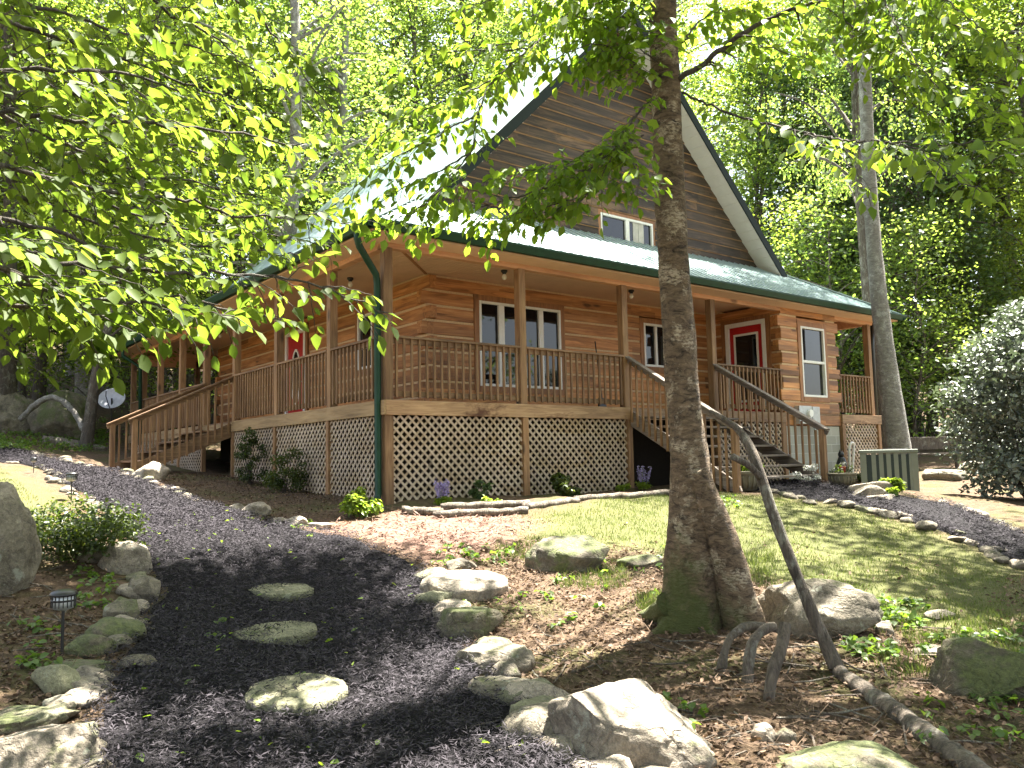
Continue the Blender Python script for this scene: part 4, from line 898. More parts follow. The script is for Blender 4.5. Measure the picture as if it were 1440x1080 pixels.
BR = [([(926,-60,6.2),(870,-25,6.0),(820,0,5.8),(745,70,5.6),(690,113,5.4),(672,158,5.3),(662,215,5.25)], .016, .004, .6, .09),
 ([(745,70,5.6),(680,70,5.5),(610,75,5.4),(560,95,5.4)], .006, .002, .40, .10),
 ([(690,113,5.4),(640,135,5.3),(570,165,5.2),(520,200,5.2),(490,240,5.2)], .006, .002, .42, .08),
 ([(672,158,5.3),(600,200,5.2),(540,230,5.2),(490,270,5.2),(455,300,5.2)], .006, .002, .42, .08),
 ([(662,215,5.25),(610,245,5.2),(560,265,5.2),(520,300,5.2)], .006, .002, .4, .08),
 ([(915,140,6.2),(890,165,6.0),(868,205,5.8),(830,240,5.6),(770,265,5.5),(700,285,5.4),(630,300,5.4),(590,315,5.4)], .010, .003, .5, .075),
 ([(868,205,5.8),(850,240,5.6),(835,270,5.5),(800,290,5.4),(760,300,5.4)], .006, .002, .45, .08),
 ([(868,205,5.8),(890,225,5.6),(900,250,5.5),(895,280,5.4)], .006, .002, .4, .08),
 ([(830,240,5.6),(760,235,5.3),(700,250,5.2),(650,270,5.1)], .006, .002, .45, .08),
 ([(915,110,6.2),(880,80,5.9),(850,60,5.8),(800,70,5.7),(760,100,5.7)], .008, .002, .45, .08),
 ([(920,30,6.2),(880,20,5.9),(840,30,5.8),(790,20,5.7),(730,25,5.7)], .008, .002, .5, .08),
 ([(925,-40,6.2),(850,-20,5.5),(780,-15,5.2),(690,0,5.0),(620,20,5.0)], .01, .002, .55, .09),
 ([(955,112,6.2),(990,88,6.2),(1020,65,6.2),(1080,25,6.2),(1150,2,6.3),(1230,-30,6.4)], .022, .012, .55, .16),
 ([(1020,65,6.2),(1060,60,6.0),(1110,75,5.9),(1150,90,5.9)], .006, .002, .4, .12),
 ([(960,130,6.2),(1010,155,5.9),(1060,170,5.6),(1130,185,5.2),(1180,197,4.8),(1260,200,4.2),(1340,205,3.7),(1420,195,3.3)], .010, .003, .38, .17),
 ([(1260,200,4.2),(1300,215,3.9),(1340,250,3.6),(1380,270,3.4)], .004, .002, .3, .13),
 ([(1130,185,5.2),(1180,215,4.6),(1215,255,4.3),(1225,290,4.2)], .004, .002, .25, .13),
 ([(1150,2,6.3),(1200,40,6.0),(1260,80,5.8),(1330,110,5.6),(1400,130,5.4)], .008, .002, .5, .09),
 ([(928,90,6.2),(900,70,6.0),(870,60,5.9),(835,75,5.8),(815,95,5.8)], .006, .002, .45, .05), ([(928,50,6.2),(895,40,6.0),(855,35,5.9),(820,45,5.8)], .006, .002, .5, .05), ([(925,110,6.2),(900,95,6.0),(875,95,5.9),(850,105,5.8)], .006, .002, .4, .05), ([(928,10,6.2),(880,0,6.0),(830,5,5.9),(770,20,5.8)], .006, .002, .5, .055),
 ([(1230,-30,6.4),(1270,60,5.4),(1310,120,5.2),(1370,150,5.0),(1440,160,4.9)], .008, .002, .55, .09),
 ([(1260,-40,6.2),(1330,0,5.4),(1380,40,5.2),(1440,90,5.0)], .008, .002, .55, .09),
 ([(960,60,6.2),(990,20,6.6),(1040,10,7.0),(1100,40,7.2),(1160,80,7.3)], .008, .002, .6, .10),
 ([(868,205,5.8),(820,215,5.7),(780,245,5.6),(740,290,5.5),(690,325,5.4)], .006, .002, .5, .075),
 ([(890,185,6.0),(880,220,5.7),(870,250,5.6),(890,275,5.5)], .006, .002, .35, .07), ([(905,190,6.1),(850,215,5.8),(800,235,5.7)], .006, .002, .4, .07), ([(835,270,5.5),(790,285,5.4),(730,300,5.4),(660,310,5.3)], .006, .002, .4, .07),
 ([(662,215,5.25),(640,240,5.2),(610,280,5.1),(560,310,5.1),(520,325,5.1)], .006, .002, .45, .08),
 ([(1230,-30,6.4),(1290,10,6.0),(1350,40,5.8),(1430,60,5.6)], .008, .002, .5, .09),
 ([(1210,-40,6.4),(1230,30,6.2),(1240,90,6.0),(1270,140,5.8),(1330,175,5.6)], .008, .002, .5, .09)]
for pts, r0, r1, twl, tws in BR: spray(lv, tw, px(*pts), r0, r1, twl*.8, tws*.62, .085, .036, .1, r, .3)
# the unseen crown overhead: leaf clumps added and gapped to shape the shade below
cl_ = Leaves()
for k in range(30):
    a = r.uniform(0, 6.28); zc = r.uniform(5.6, 13.0); rad = r.uniform(.6, 3.6)*(1-.4*(zc-5.6)/8); c = np.array((math.cos(a)*rad-.3, math.sin(a)*rad, zc))
    if in_hole(c+B0): continue
    clump(cl_, c, r.uniform(.8, 1.3), 230, .11, r, .4)
    tw.tube(smooth_line([(-.3, 0, zc-1.0), (c+np.array((-.3, 0, zc-.6)))/2+np.array((0, 0, .1)), c], 2), [.03*(1-i/17)+.006 for i in range(len(smooth_line([(0,0,0),(1,0,0),(2,0,0)], 2)))], 5)
shade_canopy(cl_, tw, B0, (-.3, 0, 6.5), ((-2.2, 6.5), (-10, -2.7)), 120, (6.5, 11), r, keep=.62)
shade_canopy(cl_, tw, B0, (-.3, 0, 6.5), ((-1.5, 5), (-10, -6.2)), 34, (6.5, 11), r)
tw.build('branch', M['darkbark'], bt, True)
link('foliage', lv.mesh(), M['leaf_birch'], bt, True)
link('crown', cl_.mesh(), M['leaf_birch'], bt)

# the beech reaching in from the left, its trunk outside the frame
be = thing('beech_tree', 'broad-leaved beech reaching in from the left over the path', 'tree', (-8.2, -8.0, float(H(-8.2, -8.0))))
B0 = np.array(be.location); lv = Leaves(); tw = MB(); r = np.random.default_rng(5)
trunk_mb([(0,0,-.3),(0,0,.3),(.05,.05,2),(0,.1,4),(-.1,.1,7),(0,0,11)], [.26,.2,.17,.15,.11,.04], 16, .06, 2, .12).build('trunk', M['greybark'], be, True)
LB = [([(-60,10,3.2),(80,50,3.4),(200,92,3.6),(310,135,3.8),(380,165,4)], 2.6),
 ([(-60,95,3.0),(120,99,3.2),(200,105,3.4),(260,140,3.5),(330,150,3.7)], 2.4),
 ([(-60,155,2.9),(150,173,3.1),(280,178,3.3),(350,190,3.5),(430,210,3.7)], 2.2),
 ([(-60,210,2.9),(80,255,3.1),(200,278,3.3),(265,278,3.4),(310,300,3.5),(360,305,3.6),(430,300,3.8),(490,315,4)], 2.1),
 ([(-60,290,2.8),(90,330,3.0),(150,350,3.1),(200,362,3.2),(290,372,3.3)], 1.9),
 ([(-60,345,2.7),(100,372,2.9),(220,385,3.1),(350,385,3.3),(440,396,3.5),(545,440,3.6)], 1.8),
 ([(-60,385,2.7),(60,408,2.8),(160,422,2.9),(250,428,3.0),(330,445,3.1)], 1.7),
 ([(-60,410,2.6),(40,432,2.7),(110,442,2.8),(190,452,2.9)], 1.6),
 ([(-60,250,3.6),(100,300,3.9),(220,340,4.1),(330,350,4.3),(420,360,4.5)], 2.0),
 ([(-60,50,4.2),(100,130,4.4),(230,200,4.6),(340,240,4.8),(440,255,5.0)], 2.5),
 ([(150,-60,3.4),(220,10,3.6),(300,50,3.8),(360,100,4.0)], 3.0),
 ([(260,-60,4.4),(330,0,4.5),(390,50,4.6),(430,110,4.7),(470,160,4.8)], 3.2),
 ([(-60,-40,3.6),(60,10,3.8),(180,50,4.0),(300,70,4.2),(380,110,4.4)], 2.9), ([(-60,130,3.8),(80,200,4.0),(180,240,4.2),(280,255,4.3),(380,280,4.5)], 2.4),
 ([(-60,320,3.3),(60,360,3.5),(160,400,3.6),(260,420,3.7),(340,440,3.8),(400,450,3.9)], 1.8), ([(-60,350,2.5),(20,385,2.6),(80,415,2.7),(140,435,2.8)], 1.6),
 ([(-60,180,4.6),(80,250,4.8),(200,310,5.0),(310,330,5.2),(400,330,5.4),(470,350,5.6)], 2.3)]
for pts, hz in LB:
    p = px(*pts); st = np.array((0, 0, hz+.3)); spray(lv, tw, p, .010, .003, .42, .062, .076, .034, .02, r, .28)
    tw.tube(smooth_line([st, (st*.5+p[0]*.5)+np.array((0, 0, .1)), p[0]], 2), .011, 6)
cl_ = Leaves()
for k in range(26):
    a = r.uniform(2.0, 5.2); zc = r.uniform(5.2, 11.5); rad = r.uniform(.5, 3.4); c = np.array((math.cos(a)*rad, math.sin(a)*rad, zc))
    if in_hole(c+B0): continue
    clump(cl_, c, r.uniform(.8, 1.3), 210, .12, r, .35)
    tw.tube(smooth_line([(0, 0, zc-1.0), c*np.array((.5, .5, 1))-np.array((0, 0, .3)), c], 2), .02, 5)
shade_canopy(cl_, tw, B0, (0, .1, 5.5), ((-7.5, -1.2), (-10.5, -2.5)), 150, (5.5, 10), r, keep=.85)  # unseen leaf clumps added over the path to shade it
shade_canopy(cl_, tw, B0, (0, .1, 5.5), ((-5.6, -1.8), (-7.0, -2.6)), 70, (5.5, 10), r)
tw.build('branch', M['darkbark'], be, True); link('foliage', lv.mesh(), M['leaf_near'], be, True); link('crown', cl_.mesh(), M['leaf_near'], be)

# ------------------------------------------------------------------ forest trees: a few kinds, copied
def make_tree(seed, h, r0, zc0, spread, nl, bark, leafm, L=.17, name='forest_tree', per=290, fork=False):
    r = np.random.default_rng(seed); t = thing(name, 'tree', 'tree', (0, 0, -50)); ln = [(0,0,-.6)]; rr = [r0*1.5]; x = y = 0
    for k in range(7):
        z = h*k/6; ln.append((x, y, z+.05)); rr.append(r0*(1-.85*k/6)*(1.25 if k == 0 else 1)); x += r.normal(0, .28); y += r.normal(0, .28)
    tb = trunk_mb(ln, rr, 12, .06, seed, .35); lim = MB(); lv = Leaves(); L_ = np.array(ln)
    for k in range(nl):
        zt = zc0+(h-zc0)*(k+.5)/nl; f = (zt-zc0)/(h-zc0); a = r.uniform(0, 6.28); R_ = spread*(.35+.65*math.sin(math.pi*min(1, .25+f*.75)))*r.uniform(.5, 1.1)
        bx_ = np.array([np.interp(zt-R_*.35, L_[:, 2], L_[:, 0]), np.interp(zt-R_*.35, L_[:, 2], L_[:, 1]), zt-R_*.35]); e = bx_+np.array((math.cos(a)*R_, math.sin(a)*R_, R_*r.uniform(.15, .6))); m = (bx_+e)/2+np.array((0, 0, .18*R_))
        q = smooth_line([bx_, m, e], 2); lim.tube(q, list(np.linspace(r0*.30*(1-.6*f)+.012, .01, len(q))), 6)
        nc = 3 if R_ > 1.2 else 2
        for j in range(nc):
            c = q[int(len(q)*(.45+.5*j/(nc-1)))]+r.normal(0, .35, 3); clump(lv, c, r.uniform(.7, 1.35), int(per*r.uniform(.6, 1.2)/nc), L, r, .5, .7)
    tb.build('trunk', bark, t, True); lim.build('limb', bark, t, True); link('crown', lv.mesh(fold=False), leafm, t); return t
T = [make_tree(1, 24, .26, 6.0, 4.2, 44, M['greybark'], M['leaf_far']), make_tree(2, 22, .20, 4.0, 3.8, 46, M['darkbark'], M['leaf_far']),
     make_tree(3, 26, .30, 8.0, 4.6, 44, M['darkbark'], M['leaf_far']), make_tree(4, 18, .14, 3.0, 3.2, 44, M['darkbark'], M['leaf_bright'], .16),
     make_tree(6, 9, .07, 1.6, 2.3, 34, M['darkbark'], M['leaf_bright'], .13, 'sapling', 170), make_tree(7, 7, .06, 1.2, 2.2, 34, M['darkbark'], M['leaf_far'], .13, 'sapling', 170),
     make_tree(11, 25, .215, 11.0, 2.6, 30, M['greybark'], M['leaf_far']), make_tree(8, 16, .18, 1.0, 3.4, 60, M['darkbark'], M['leaf_dark'], .16, 'hemlock')]
used = [0]*len(T)
def put(k, x, y, label, group=None, rz=None, s=1.0):
    o = T[k] if not used[k] else copy_tree(T[k]); used[k] = 1; o.location = (x, y, float(H(x, y))-.05); o.rotation_euler = (0, 0, rng.uniform(0, 6.28) if rz is None else rz); o.scale = (s, s, s); o['label'] = label
    if group: o['group'] = group
    elif 'group' in o: del o['group']
    return o
p = at(402, 330, 25.); put(0, p[0], p[1], 'tall pale grey trunk rising just left of the cabin roof', None, .4, 1.05)
p = at(1270, 627, 18.8); put(6, p[0], p[1], 'thick lichen-spotted trunk standing right beyond the porch end', None, 1.0, 1.12).scale = (1, 1, 1)
p = at(1246, 600, 21.5); put(2, p[0], p[1], 'thin pale trunk just left of the thick lichen-spotted trunk', None, 2.0, .8).scale = (.5, .5, .9)
p = at(121, 610, 23); put(3, p[0], p[1], 'slanting trunk behind the satellite dish', None, 1.0, 1.0).rotation_euler = (0, .16, -.4)
# forest behind: scattered, kept clear of the house and of the open ground round it
pl_ = []; fr_ = np.random.default_rng(12)
def clear(x, y, md):
    if 14 < x < 23.5 and -4 < y < 8: return False
    if -4.5 < x < 18.5 and -14 < y < 18.2: return False
    if x < -2 and -12 < y < 12 and x > -9: return False
    if 14 < x < 24 and y < -1 and y > -14: return False
    return all((x-a)**2+(y-b)**2 > md*md for a, b in pl_)
n_ = 0
while n_ < 80:
    D = fr_.uniform(19, 58) if n_ > 30 else fr_.uniform(19, 34); a = fr_.uniform(-36, 37); xx = 720+F_PX*math.tan(math.radians(a)); q = EYE+(ray(xx, 640))*D
    if not clear(q[0], q[1], 1.7): 
        n_ += .05; continue
    pl_.append((q[0], q[1])); k = int(fr_.choice([0, 1, 2, 3, 3, 3])); side_ = 'left' if a < -13 else 'right' if a > 13 else 'mid'
    lab = {'left': 'slender forest tree on the slope left of and behind the cabin', 'right': 'slender forest tree in the woods right of and behind the cabin', 'mid': 'forest tree rising behind the cabin roof'}[side_]
    put(k, q[0], q[1], lab, {'left': 'woods left of the cabin', 'right': 'woods right of the cabin', 'mid': 'woods behind the roof'}[side_], None, fr_.uniform(.8, 1.15)); n_ += 1
for x, D, k in ((250,34,2),(330,40,0),(395,33,1),(450,38,2),(510,42,0),(560,36,1),(610,44,2),(670,39,0),(720,46,2),(180,42,2),(100,37,0),(480,48,3),(640,50,3),(780,44,0)):
    q = at(x, 640, D); put(k, q[0], q[1], 'tall slender tree high on the slope beyond the left roof', 'tall trees beyond the left roof', None, fr_.uniform(.95, 1.2))
# saplings and dark evergreens low in the woods
for x, D, k in ((-30,25,4),(60,31,5),(130,27,4),(230,26,5),(300,30,4),(10,31,7),(180,33,7),(260,36,7),(90,38,7)):
    q = at(x, 630, D); put(k, q[0], q[1], 'bushy sapling in the shade left of the side porch' if k < 6 else 'dark evergreen deep in the woods on the left', 'saplings left of the cabin' if k < 6 else 'dark evergreens on the left', None, rng.uniform(.8, 1.2))
for x, D, k in ((1120,29,4),(1180,27,5),(1290,26,5),(1345,28,4),(1410,28,5),(1090,31,7),(1210,30,7),(1310,31,7),(1390,30,7),(1150,36,7),(1265,32,7)):
    q = at(x, 630, D); put(k, q[0], q[1], 'bushy sapling in the shade beyond the right porch end' if k < 6 else 'dark evergreen deep in the woods on the right', 'saplings right of the cabin' if k < 6 else 'dark evergreens on the right', None, rng.uniform(.8, 1.2))
# trees standing round the camera, whose crowns shade the foreground
for x, y, k in ((-10.8,-5.2,0),(-11,-12,2),(-4.2,-15.5,1),(1.8,-13.2,0),(5.8,-11.0,2),(10.5,-9.0,1)):
    put(k, x, y, 'tall tree close by, beside the camera, just outside the photo', 'trees round the camera', None, 1.0)

# ------------------------------------------------------------------ shrubs and plants
def bush(name, label, cat, p, rx, rz_, n, L, mat, seed, stems=7, flat=.9, tilt=.8, group=None, base=.25):
    r = np.random.default_rng(seed); t = thing(name, label, cat, p, 0, group); lv = Leaves(); st = MB(); nc = max(5, int(n/90))
    for k in range(nc):
        a = r.uniform(0, 6.28); q = r.uniform(0, 1)**.6*rx; zc = rz_*(base+(1-base)*r.uniform(.0, 1)*math.sqrt(max(0, 1-(q/rx)**2*.8))); c = np.array((math.cos(a)*q, math.sin(a)*q, zc)); clump(lv, c, rx*.34, int(n/nc), L, r, flat, tilt)
        if k < stems*3: s = smooth_line([(c[0]*.12, c[1]*.12, -.04), (c[0]*.5, c[1]*.5, zc*.5), c], 2); st.tube(s, list(np.linspace(.012*rx+.003, .003, len(s))), 5)
    st.build('stem', M['darkbark'], t, True); link('foliage', lv.mesh(), mat, t); return t
bush('shrub', 'rounded small-leaved evergreen shrub by the left path stones', 'shrub', G(108, 785), .52, .55, 5200, .045, M['leaf_shrub'], 1)
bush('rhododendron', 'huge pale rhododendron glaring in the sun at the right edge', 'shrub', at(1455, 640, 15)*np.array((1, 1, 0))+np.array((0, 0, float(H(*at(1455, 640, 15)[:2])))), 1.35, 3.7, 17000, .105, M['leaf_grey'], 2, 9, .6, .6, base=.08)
bush('climbing_shrub', 'leafy shrub against the side lattice nearest the side steps', 'shrub', (-.32, 4.6, float(H(-.3, 4.6))), .26, 1.05, 2600, .04, M['leaf_shrub'], 3, base=.1)
bush('climbing_shrub', 'leafy shrub in the middle of the side lattice', 'shrub', (-.38, 2.8, float(H(-.3, 2.8))), .34, .8, 3000, .04, M['leaf_shrub'], 4, base=.1)
bush('perennial_plant', 'bright lime plant at the porch corner under the green downspout', 'plant', G(512, 728), .24, .36, 900, .075, M['leaf_lime'], 5, base=.15, flat=1.)
bush('perennial_plant', 'small yellow-green plant in the front bed', 'plant', G(690, 708), .12, .12, 220, .05, M['leaf_lime'], 6, base=.2)
bush('perennial_plant', 'dark narrow-leaved plant before the second lattice panel', 'plant', G(793, 697), .26, .34, 900, .08, M['leaf_shrub'], 7, base=.1)
bush('perennial_plant', 'faint grey-green plant climbing the first lattice panel', 'plant', G(683, 702), .2, .5, 380, .06, M['leaf_dark'], 8, base=.1)
bush('perennial_plant', 'yellow-green tuft in the bed by the front steps', 'plant', G(876, 690), .17, .14, 280, .06, M['leaf_lime'], 9, base=.2)
bush('fern', 'bright fern in front of the cooling unit', 'fern', G(1258, 697), .17, .30, 500, .09, M['leaf_lime'], 10, base=.05)
bush('perennial_plant', 'leafy plant beside the flower bowl and the cooling unit', 'plant', G(1222, 682), .28, .28, 500, .09, M['leaf_shrub'], 11, base=.2)
def spikes(label, p, n, h, rad, mat, seed, petals=True, cat='flower'):
    r = np.random.default_rng(seed); t = thing('flowering_plant', label, cat, p); st = MB(); lv = Leaves(); fl = Leaves()
    for k in range(n):
        a = r.uniform(0, 6.28); q = r.uniform(0, rad); b = np.array((math.cos(a)*q*.5, math.sin(a)*q*.5, 0)); e = np.array((math.cos(a)*q, math.sin(a)*q, h*r.uniform(.75, 1.05))); st.tube([b, (b+e)/2, e], .004, 4)
        for f in np.linspace(.45, 1, 12): clump(fl, b+(e-b)*f, .016, 5, .03, r, 1.2, 1.)
        clump(lv, b+(e-b)*.2, .08, 14, .07, r, .8, .8)
    st.build('stem', M['leaf_lime'], t); link('foliage', lv.mesh(), M['leaf_lime'], t); link('flower_spike', fl.mesh(), mat, t); return t
spikes('clump of pale purple flower spikes before the first lattice panel', G(625, 710), 12, .36, .15, M['petal_purple'], 1)
spikes('pale violet flower spikes beside the dark opening of the front steps', G(902, 688), 7, .42, .2, M['petal_purple'], 2)
# bed edging timbers
def timber(x0, y0, x1, y1, label, rad=.055, lift=.04):
    a = G(x0, y0); b = G(x1, y1); a[2] += lift; b[2] += lift; q = resample(np.stack([a, b]), 14); q += rng.normal(0, .006, q.shape); c = q.mean(0)
    o = MB().tube(q-c, [rad*rng.uniform(.9, 1.08) for _ in range(14)], 10).build('edging_log', M['deadwood'], None, True); o.location = c; tag(o, label, 'log', 'thin logs edging the front bed')
timber(566, 722, 622, 724, 'short reddish edging log at the porch corner end of the front bed')
timber(610, 728, 742, 722, 'long lower edging log from the corner to the middle of the front bed')
timber(620, 718, 745, 712, 'upper edging log lying over the long lower one')
timber(738, 717, 812, 707, 'edging log in the middle of the front bed')
timber(808, 706, 942, 696, 'edging log running from mid bed to behind the big tree trunk')

# ------------------------------------------------------------------ dead wood in front
def branchy(name, label, cat, pts, rad, mat='deadwood', n=12, rough=.14, extra=(), seed=3, parts=()):
    W3 = [np.array(p, float) for p in pts]; c = W3[0].copy(); t = thing(name, label, cat, c)
    trunk_mb([p-c for p in W3], rad, n, rough, seed, .05, 3).build('stem', M[mat], t, True)
    for nm, ps, rd in parts: trunk_mb([np.array(p)-c for p in ps], rd, 10, rough, seed+5, .04, 3).build(nm, M[mat], t, True)
    return t
g0 = G(1178, 944)
sn = [(1178,944),(1160,900),(1140,858),(1113,790),(1090,732),(1072,675),(1058,635),(1042,606),(1020,590),(998,578)]; dd = np.linspace(depth(g0), 5.75, len(sn))
SNG = [at(x, y, d) for (x, y), d in zip(sn, dd)]
branchy('dead_branch', 'tall leaning dead branch with a stub, propped beside the big tree', 'branch', SNG, [.05,.043,.04,.038,.037,.036,.034,.026,.02,.013], parts=[('side_stub', [at(1070,672,5.45), at(1056,656,5.42), at(1042,648,5.4), at(1030,642,5.38)], [.026,.024,.022,.024])])
lg = [G(1180, 948), G(1240, 992), G(1300, 1037), G(1375, 1092), G(1430, 1130)]
for q in lg: q[2] += .015
branchy('fallen_log', 'fallen lichen-covered log running down to the bottom right', 'log', lg, [.045,.055,.06,.06,.06], rough=.3, seed=8)
ar = [[(1012,944),(1020,905),(1040,882),(1075,878),(1100,890)],[(1050,958),(1052,918),(1066,888),(1090,880)],[(1080,985),(1088,935),(1101,905),(1104,878)]]
RA = []
for i, a in enumerate(ar):
    b = G(*a[0]); d0 = depth(b); b[2] -= .05; RA.append([b]+[at(x, y, d0+.06*(k+1)) for k, (x, y) in enumerate(a[1:])])
branchy('stump_roots', 'arching dead roots between the big tree and the leaning branch', 'roots', RA[0], [.036,.024,.030,.022,.016], 'deadwood', rough=.4, parts=[('root', RA[1], [.04,.03,.032,.024]), ('root', RA[2], [.034,.036,.03,.04])])
st_ = thing('stump', 'rotten short stump against the foot of the big tree', 'stump', G(968, 868)+np.array((.0, -.12, 0)))
trunk_mb([(0,0,-.1),(0,0,.08),(.01,0,.2),(.02,.01,.29)], [.17,.145,.13,.10], 20, .35, 4, .04, 4).build('stump_wood', M['deadwood'], st_, True)
r2_ = [at(130,590,21.5), at(100,572,21.8), at(70,568,22), at(40,575,22)]; d_ = depth(G(86, 622))-.15; rr_ = [at(28,590,d_), at(50,568,d_), at(72,556,d_), at(92,565,d_-.1), at(110,588,d_-.2), at(118,606,d_-.3), at(132,620,d_-.4)]
branchy('driftwood_root', 'pale bent roots lying over the outcrop behind the dish', 'roots', rr_, [.07,.09,.07,.08,.07,.08,.05], 'greybark', rough=.4, seed=4)
branchy('fallen_log', 'thick fallen log lying behind the dish near the side steps', 'log', [G(60, 622), G(100, 626), G(150, 634)], [.2,.18,.12], 'deadwood', seed=6)

# ------------------------------------------------------------------ garden things
def solar_light(x, y, ytop, label):
    p = G(x, y); D = depth(p); h = (y-ytop)*D/F_PX; t = thing('path_light', label, 'light', p, 0, 'solar lights along the left path'); s = h/.52
    MB().tube([(0, 0, -.05), (0, 0, .36*s)], .012*s, 8).build('stake', M['dark'], t)
    MB().lathe([(.02*s, .35*s), (.075*s, .37*s), (.085*s, .40*s), (.085*s, .47*s), (.075*s, .475*s)], n=24).build('lamp_glass', M['galv'], t, True)
    fn = MB()
    for k in range(18): a = 2*math.pi*k/18; fn.box((math.cos(a)*.088*s-.003, math.sin(a)*.088*s-.003, .38*s), (math.cos(a)*.088*s+.003, math.sin(a)*.088*s+.003, .47*s))
    fn.lathe([(.092*s, .425*s), (.094*s, .43*s), (.094*s, .437*s), (.092*s, .44*s)], n=24); fn.build('cage', M['dark'], t)
    MB().lathe([(.10*s, .47*s), (.105*s, .48*s), (.09*s, .50*s), (.05*s, .515*s), (.0, .52*s)], n=24).build('cap', M['dark'], t, True)
solar_light(87, 922, 830, 'nearest solar path light, on the leaf litter at left')
solar_light(160, 772, 723, 'solar path light in front of the rounded shrub')
solar_light(100, 704, 664, 'solar path light on the lawn edge beyond the shrub')
solar_light(47, 665, 643, 'farthest solar path light at the top of the left lawn')
ds = thing('satellite_dish', 'grey oval satellite dish on a thin pole at the back left', 'satellite dish', G(158, 628)); d0 = depth(ds.location); c = at(157, 560, d0)-np.array(ds.location)
MB().tube([(0, 0, -.1), (c[0]*.9, c[1]*.9, c[2]*.75), c], .025, 8).build('pole', M['dark'], ds, True)
dm = MB(); n = 36; fwd = nrm(np.array((-.55, -.75, .35))); sx = nrm(np.cross(fwd, (0, 0, 1.))); sy = np.cross(sx, fwd); sc_d = 19*d0/F_PX; prof = [(0, -.16), (.25, -.15), (.5, -.12), (.75, -.07), (.95, 0), (1, .01)]
vs = [c+sx*math.cos(2*math.pi*k/n)*sc_d*q*1.0+sy*math.sin(2*math.pi*k/n)*sc_d*q*.82+fwd*z*sc_d*1.3+o*fwd for o in (0, -.012) for q, z in prof for k in range(n)]; m = len(prof)
dm.add(vs, [(b+i*n+k, b+i*n+(k+1) % n, b+(i+1)*n+(k+1) % n, b+(i+1)*n+k) for b in (0, m*n) for i in range(m-1) for k in range(n)]+[((m-1)*n+k, (m-1)*n+(k+1) % n, (2*m-1)*n+(k+1) % n, (2*m-1)*n+k) for k in range(n)])
dm.build('dish', plain('dish_grey_paint', (.42, .43, .47), .4), ds, True)
MB().tube([c-sy*sc_d*.8, c-sy*sc_d*.25+fwd*sc_d*.9, c+fwd*sc_d*1.0+sy*sc_d*.1], .014, 6).build('feed_arm', M['dark'], ds, True)
# outdoor cooling unit
gac = np.array(at(1252, 690, 17.2)); gac[2] = float(H(gac[0], gac[1])); ac = thing('cooling_unit', 'grey-green outdoor cooling unit beside the porch end', 'cooling unit', gac, math.radians(-62))
M['acgreen'] = plain('grey_green_paint', (.20, .225, .185), .5, 0, 6, .08); M['acdark'] = plain('dark_coil_fins', (.02, .035, .035), .6)
a_ = .54; bx_ = MB(); bx_.box((-a_+.03, -a_+.03, .06), (a_-.03, a_-.03, .80)); bx_.build('coil', M['acdark'], ac)
fr = MB()
for sx_ in (-1, 1):
    for sy_ in (-1, 1): fr.box((sx_*a_, sy_*a_, .05), (sx_*(a_-.12), sy_*(a_-.12), .83))
fr.box((-a_-.012, -a_-.012, .83), (a_+.012, a_+.012, .90)); fr.box((-a_-.004, -a_-.004, 0), (a_+.004, a_+.004, .07)); fr.build('casing', M['acgreen'], ac, bevel=.012)
fn = MB()
for s in (-1, 1):
    for k in range(6): u = -a_+.12+(2*a_-.24)*(k+.5)/6+.07; fn.box((u-.042, s*(a_-.045), .07), (u+.042, s*(a_-.012), .83)); fn.box((s*(a_-.045), u-.042, .07), (s*(a_-.012), u+.042, .83))
fn.build('grille', M['acgreen'], ac)
MB().tube([(math.cos(a)*.36, math.sin(a)*.36, .905) for a in np.linspace(0, 6.28, 25)], .012, 6, False).build('fan_guard', M['dark'], ac)
def pot(name, label, p, R, hh, mat, rz=0, prof=None):
    t = thing(name, label, 'planter', p); prof = prof or [(R*.62, 0), (R*.72, hh*.08), (R*.92, hh*.45), (R*.97, hh*.78), (R*1.05, hh*.86), (R*1.05, hh*.98), (R*.96, hh), (R*.92, hh*.88)]
    MB().lathe(prof, n=28).build('bowl', mat, t, True, .004)
    rb = MB()
    for k in range(20): a = 2*math.pi*k/20; rb.tube([(math.cos(a)*R*.78, math.sin(a)*R*.78, hh*.14), (math.cos(a)*R*.95, math.sin(a)*R*.95, hh*.5), (math.cos(a)*R*.985, math.sin(a)*R*.985, hh*.76)], R*.05, 5)
    rb.build('fluting', mat, t, True); MB().lathe([(R*.9, hh*.87), (.0, hh*.9)], n=24).build('soil', M['soil_shade'], t); return t
M['pot'] = plain('weathered_planter_clay', (.13, .115, .075), .8, 0, 10, .3, bmp=.004)
q1 = G(1185, 684); pot('planter', 'wide fluted bowl planter beside the foot of the front steps', q1, .235, .24, M['pot'])
q2 = G(1046, 690); pot('planter', 'green-grey planter half hidden behind the leaning dead branch', q2, .3, .33, M['pot'])
q3 = G(1172, 672); 
bush('potted_plant', 'small leafy plant growing in the wide fluted bowl', 'plant', q1+np.array((0, 0, .22)), .18, .14, 220, .05, M['leaf_shrub'], 12, base=.1)
bush('potted_plant', 'yellow-green plant spilling from the planter behind the dead branch', 'plant', q2+np.array((0, 0, .30)), .26, .2, 520, .06, M['leaf_lime'], 13, base=.1)
bush('flowering_plant', 'white flowers at the foot of the step newel post', 'flower', G(1163, 690)+np.array((.25, .5, 0)), .2, .55, 240, .05, leafmat('white_petal', (.5, .5, .45), (.7, .7, .66), (.4, .4, .3), (.5, .5, .4), .3), 14)
fl_ = thing('flower_pot', 'small red pot with white flower above the bowl planter', 'flower pot', q1+np.array((.12, .05, .23))); MB().lathe([(.035, 0), (.055, .10), (.06, .115), (.052, .115), (.045, .02)], n=18).build('pot', plain('red_pot', (.5, .07, .05), .5), fl_, True)
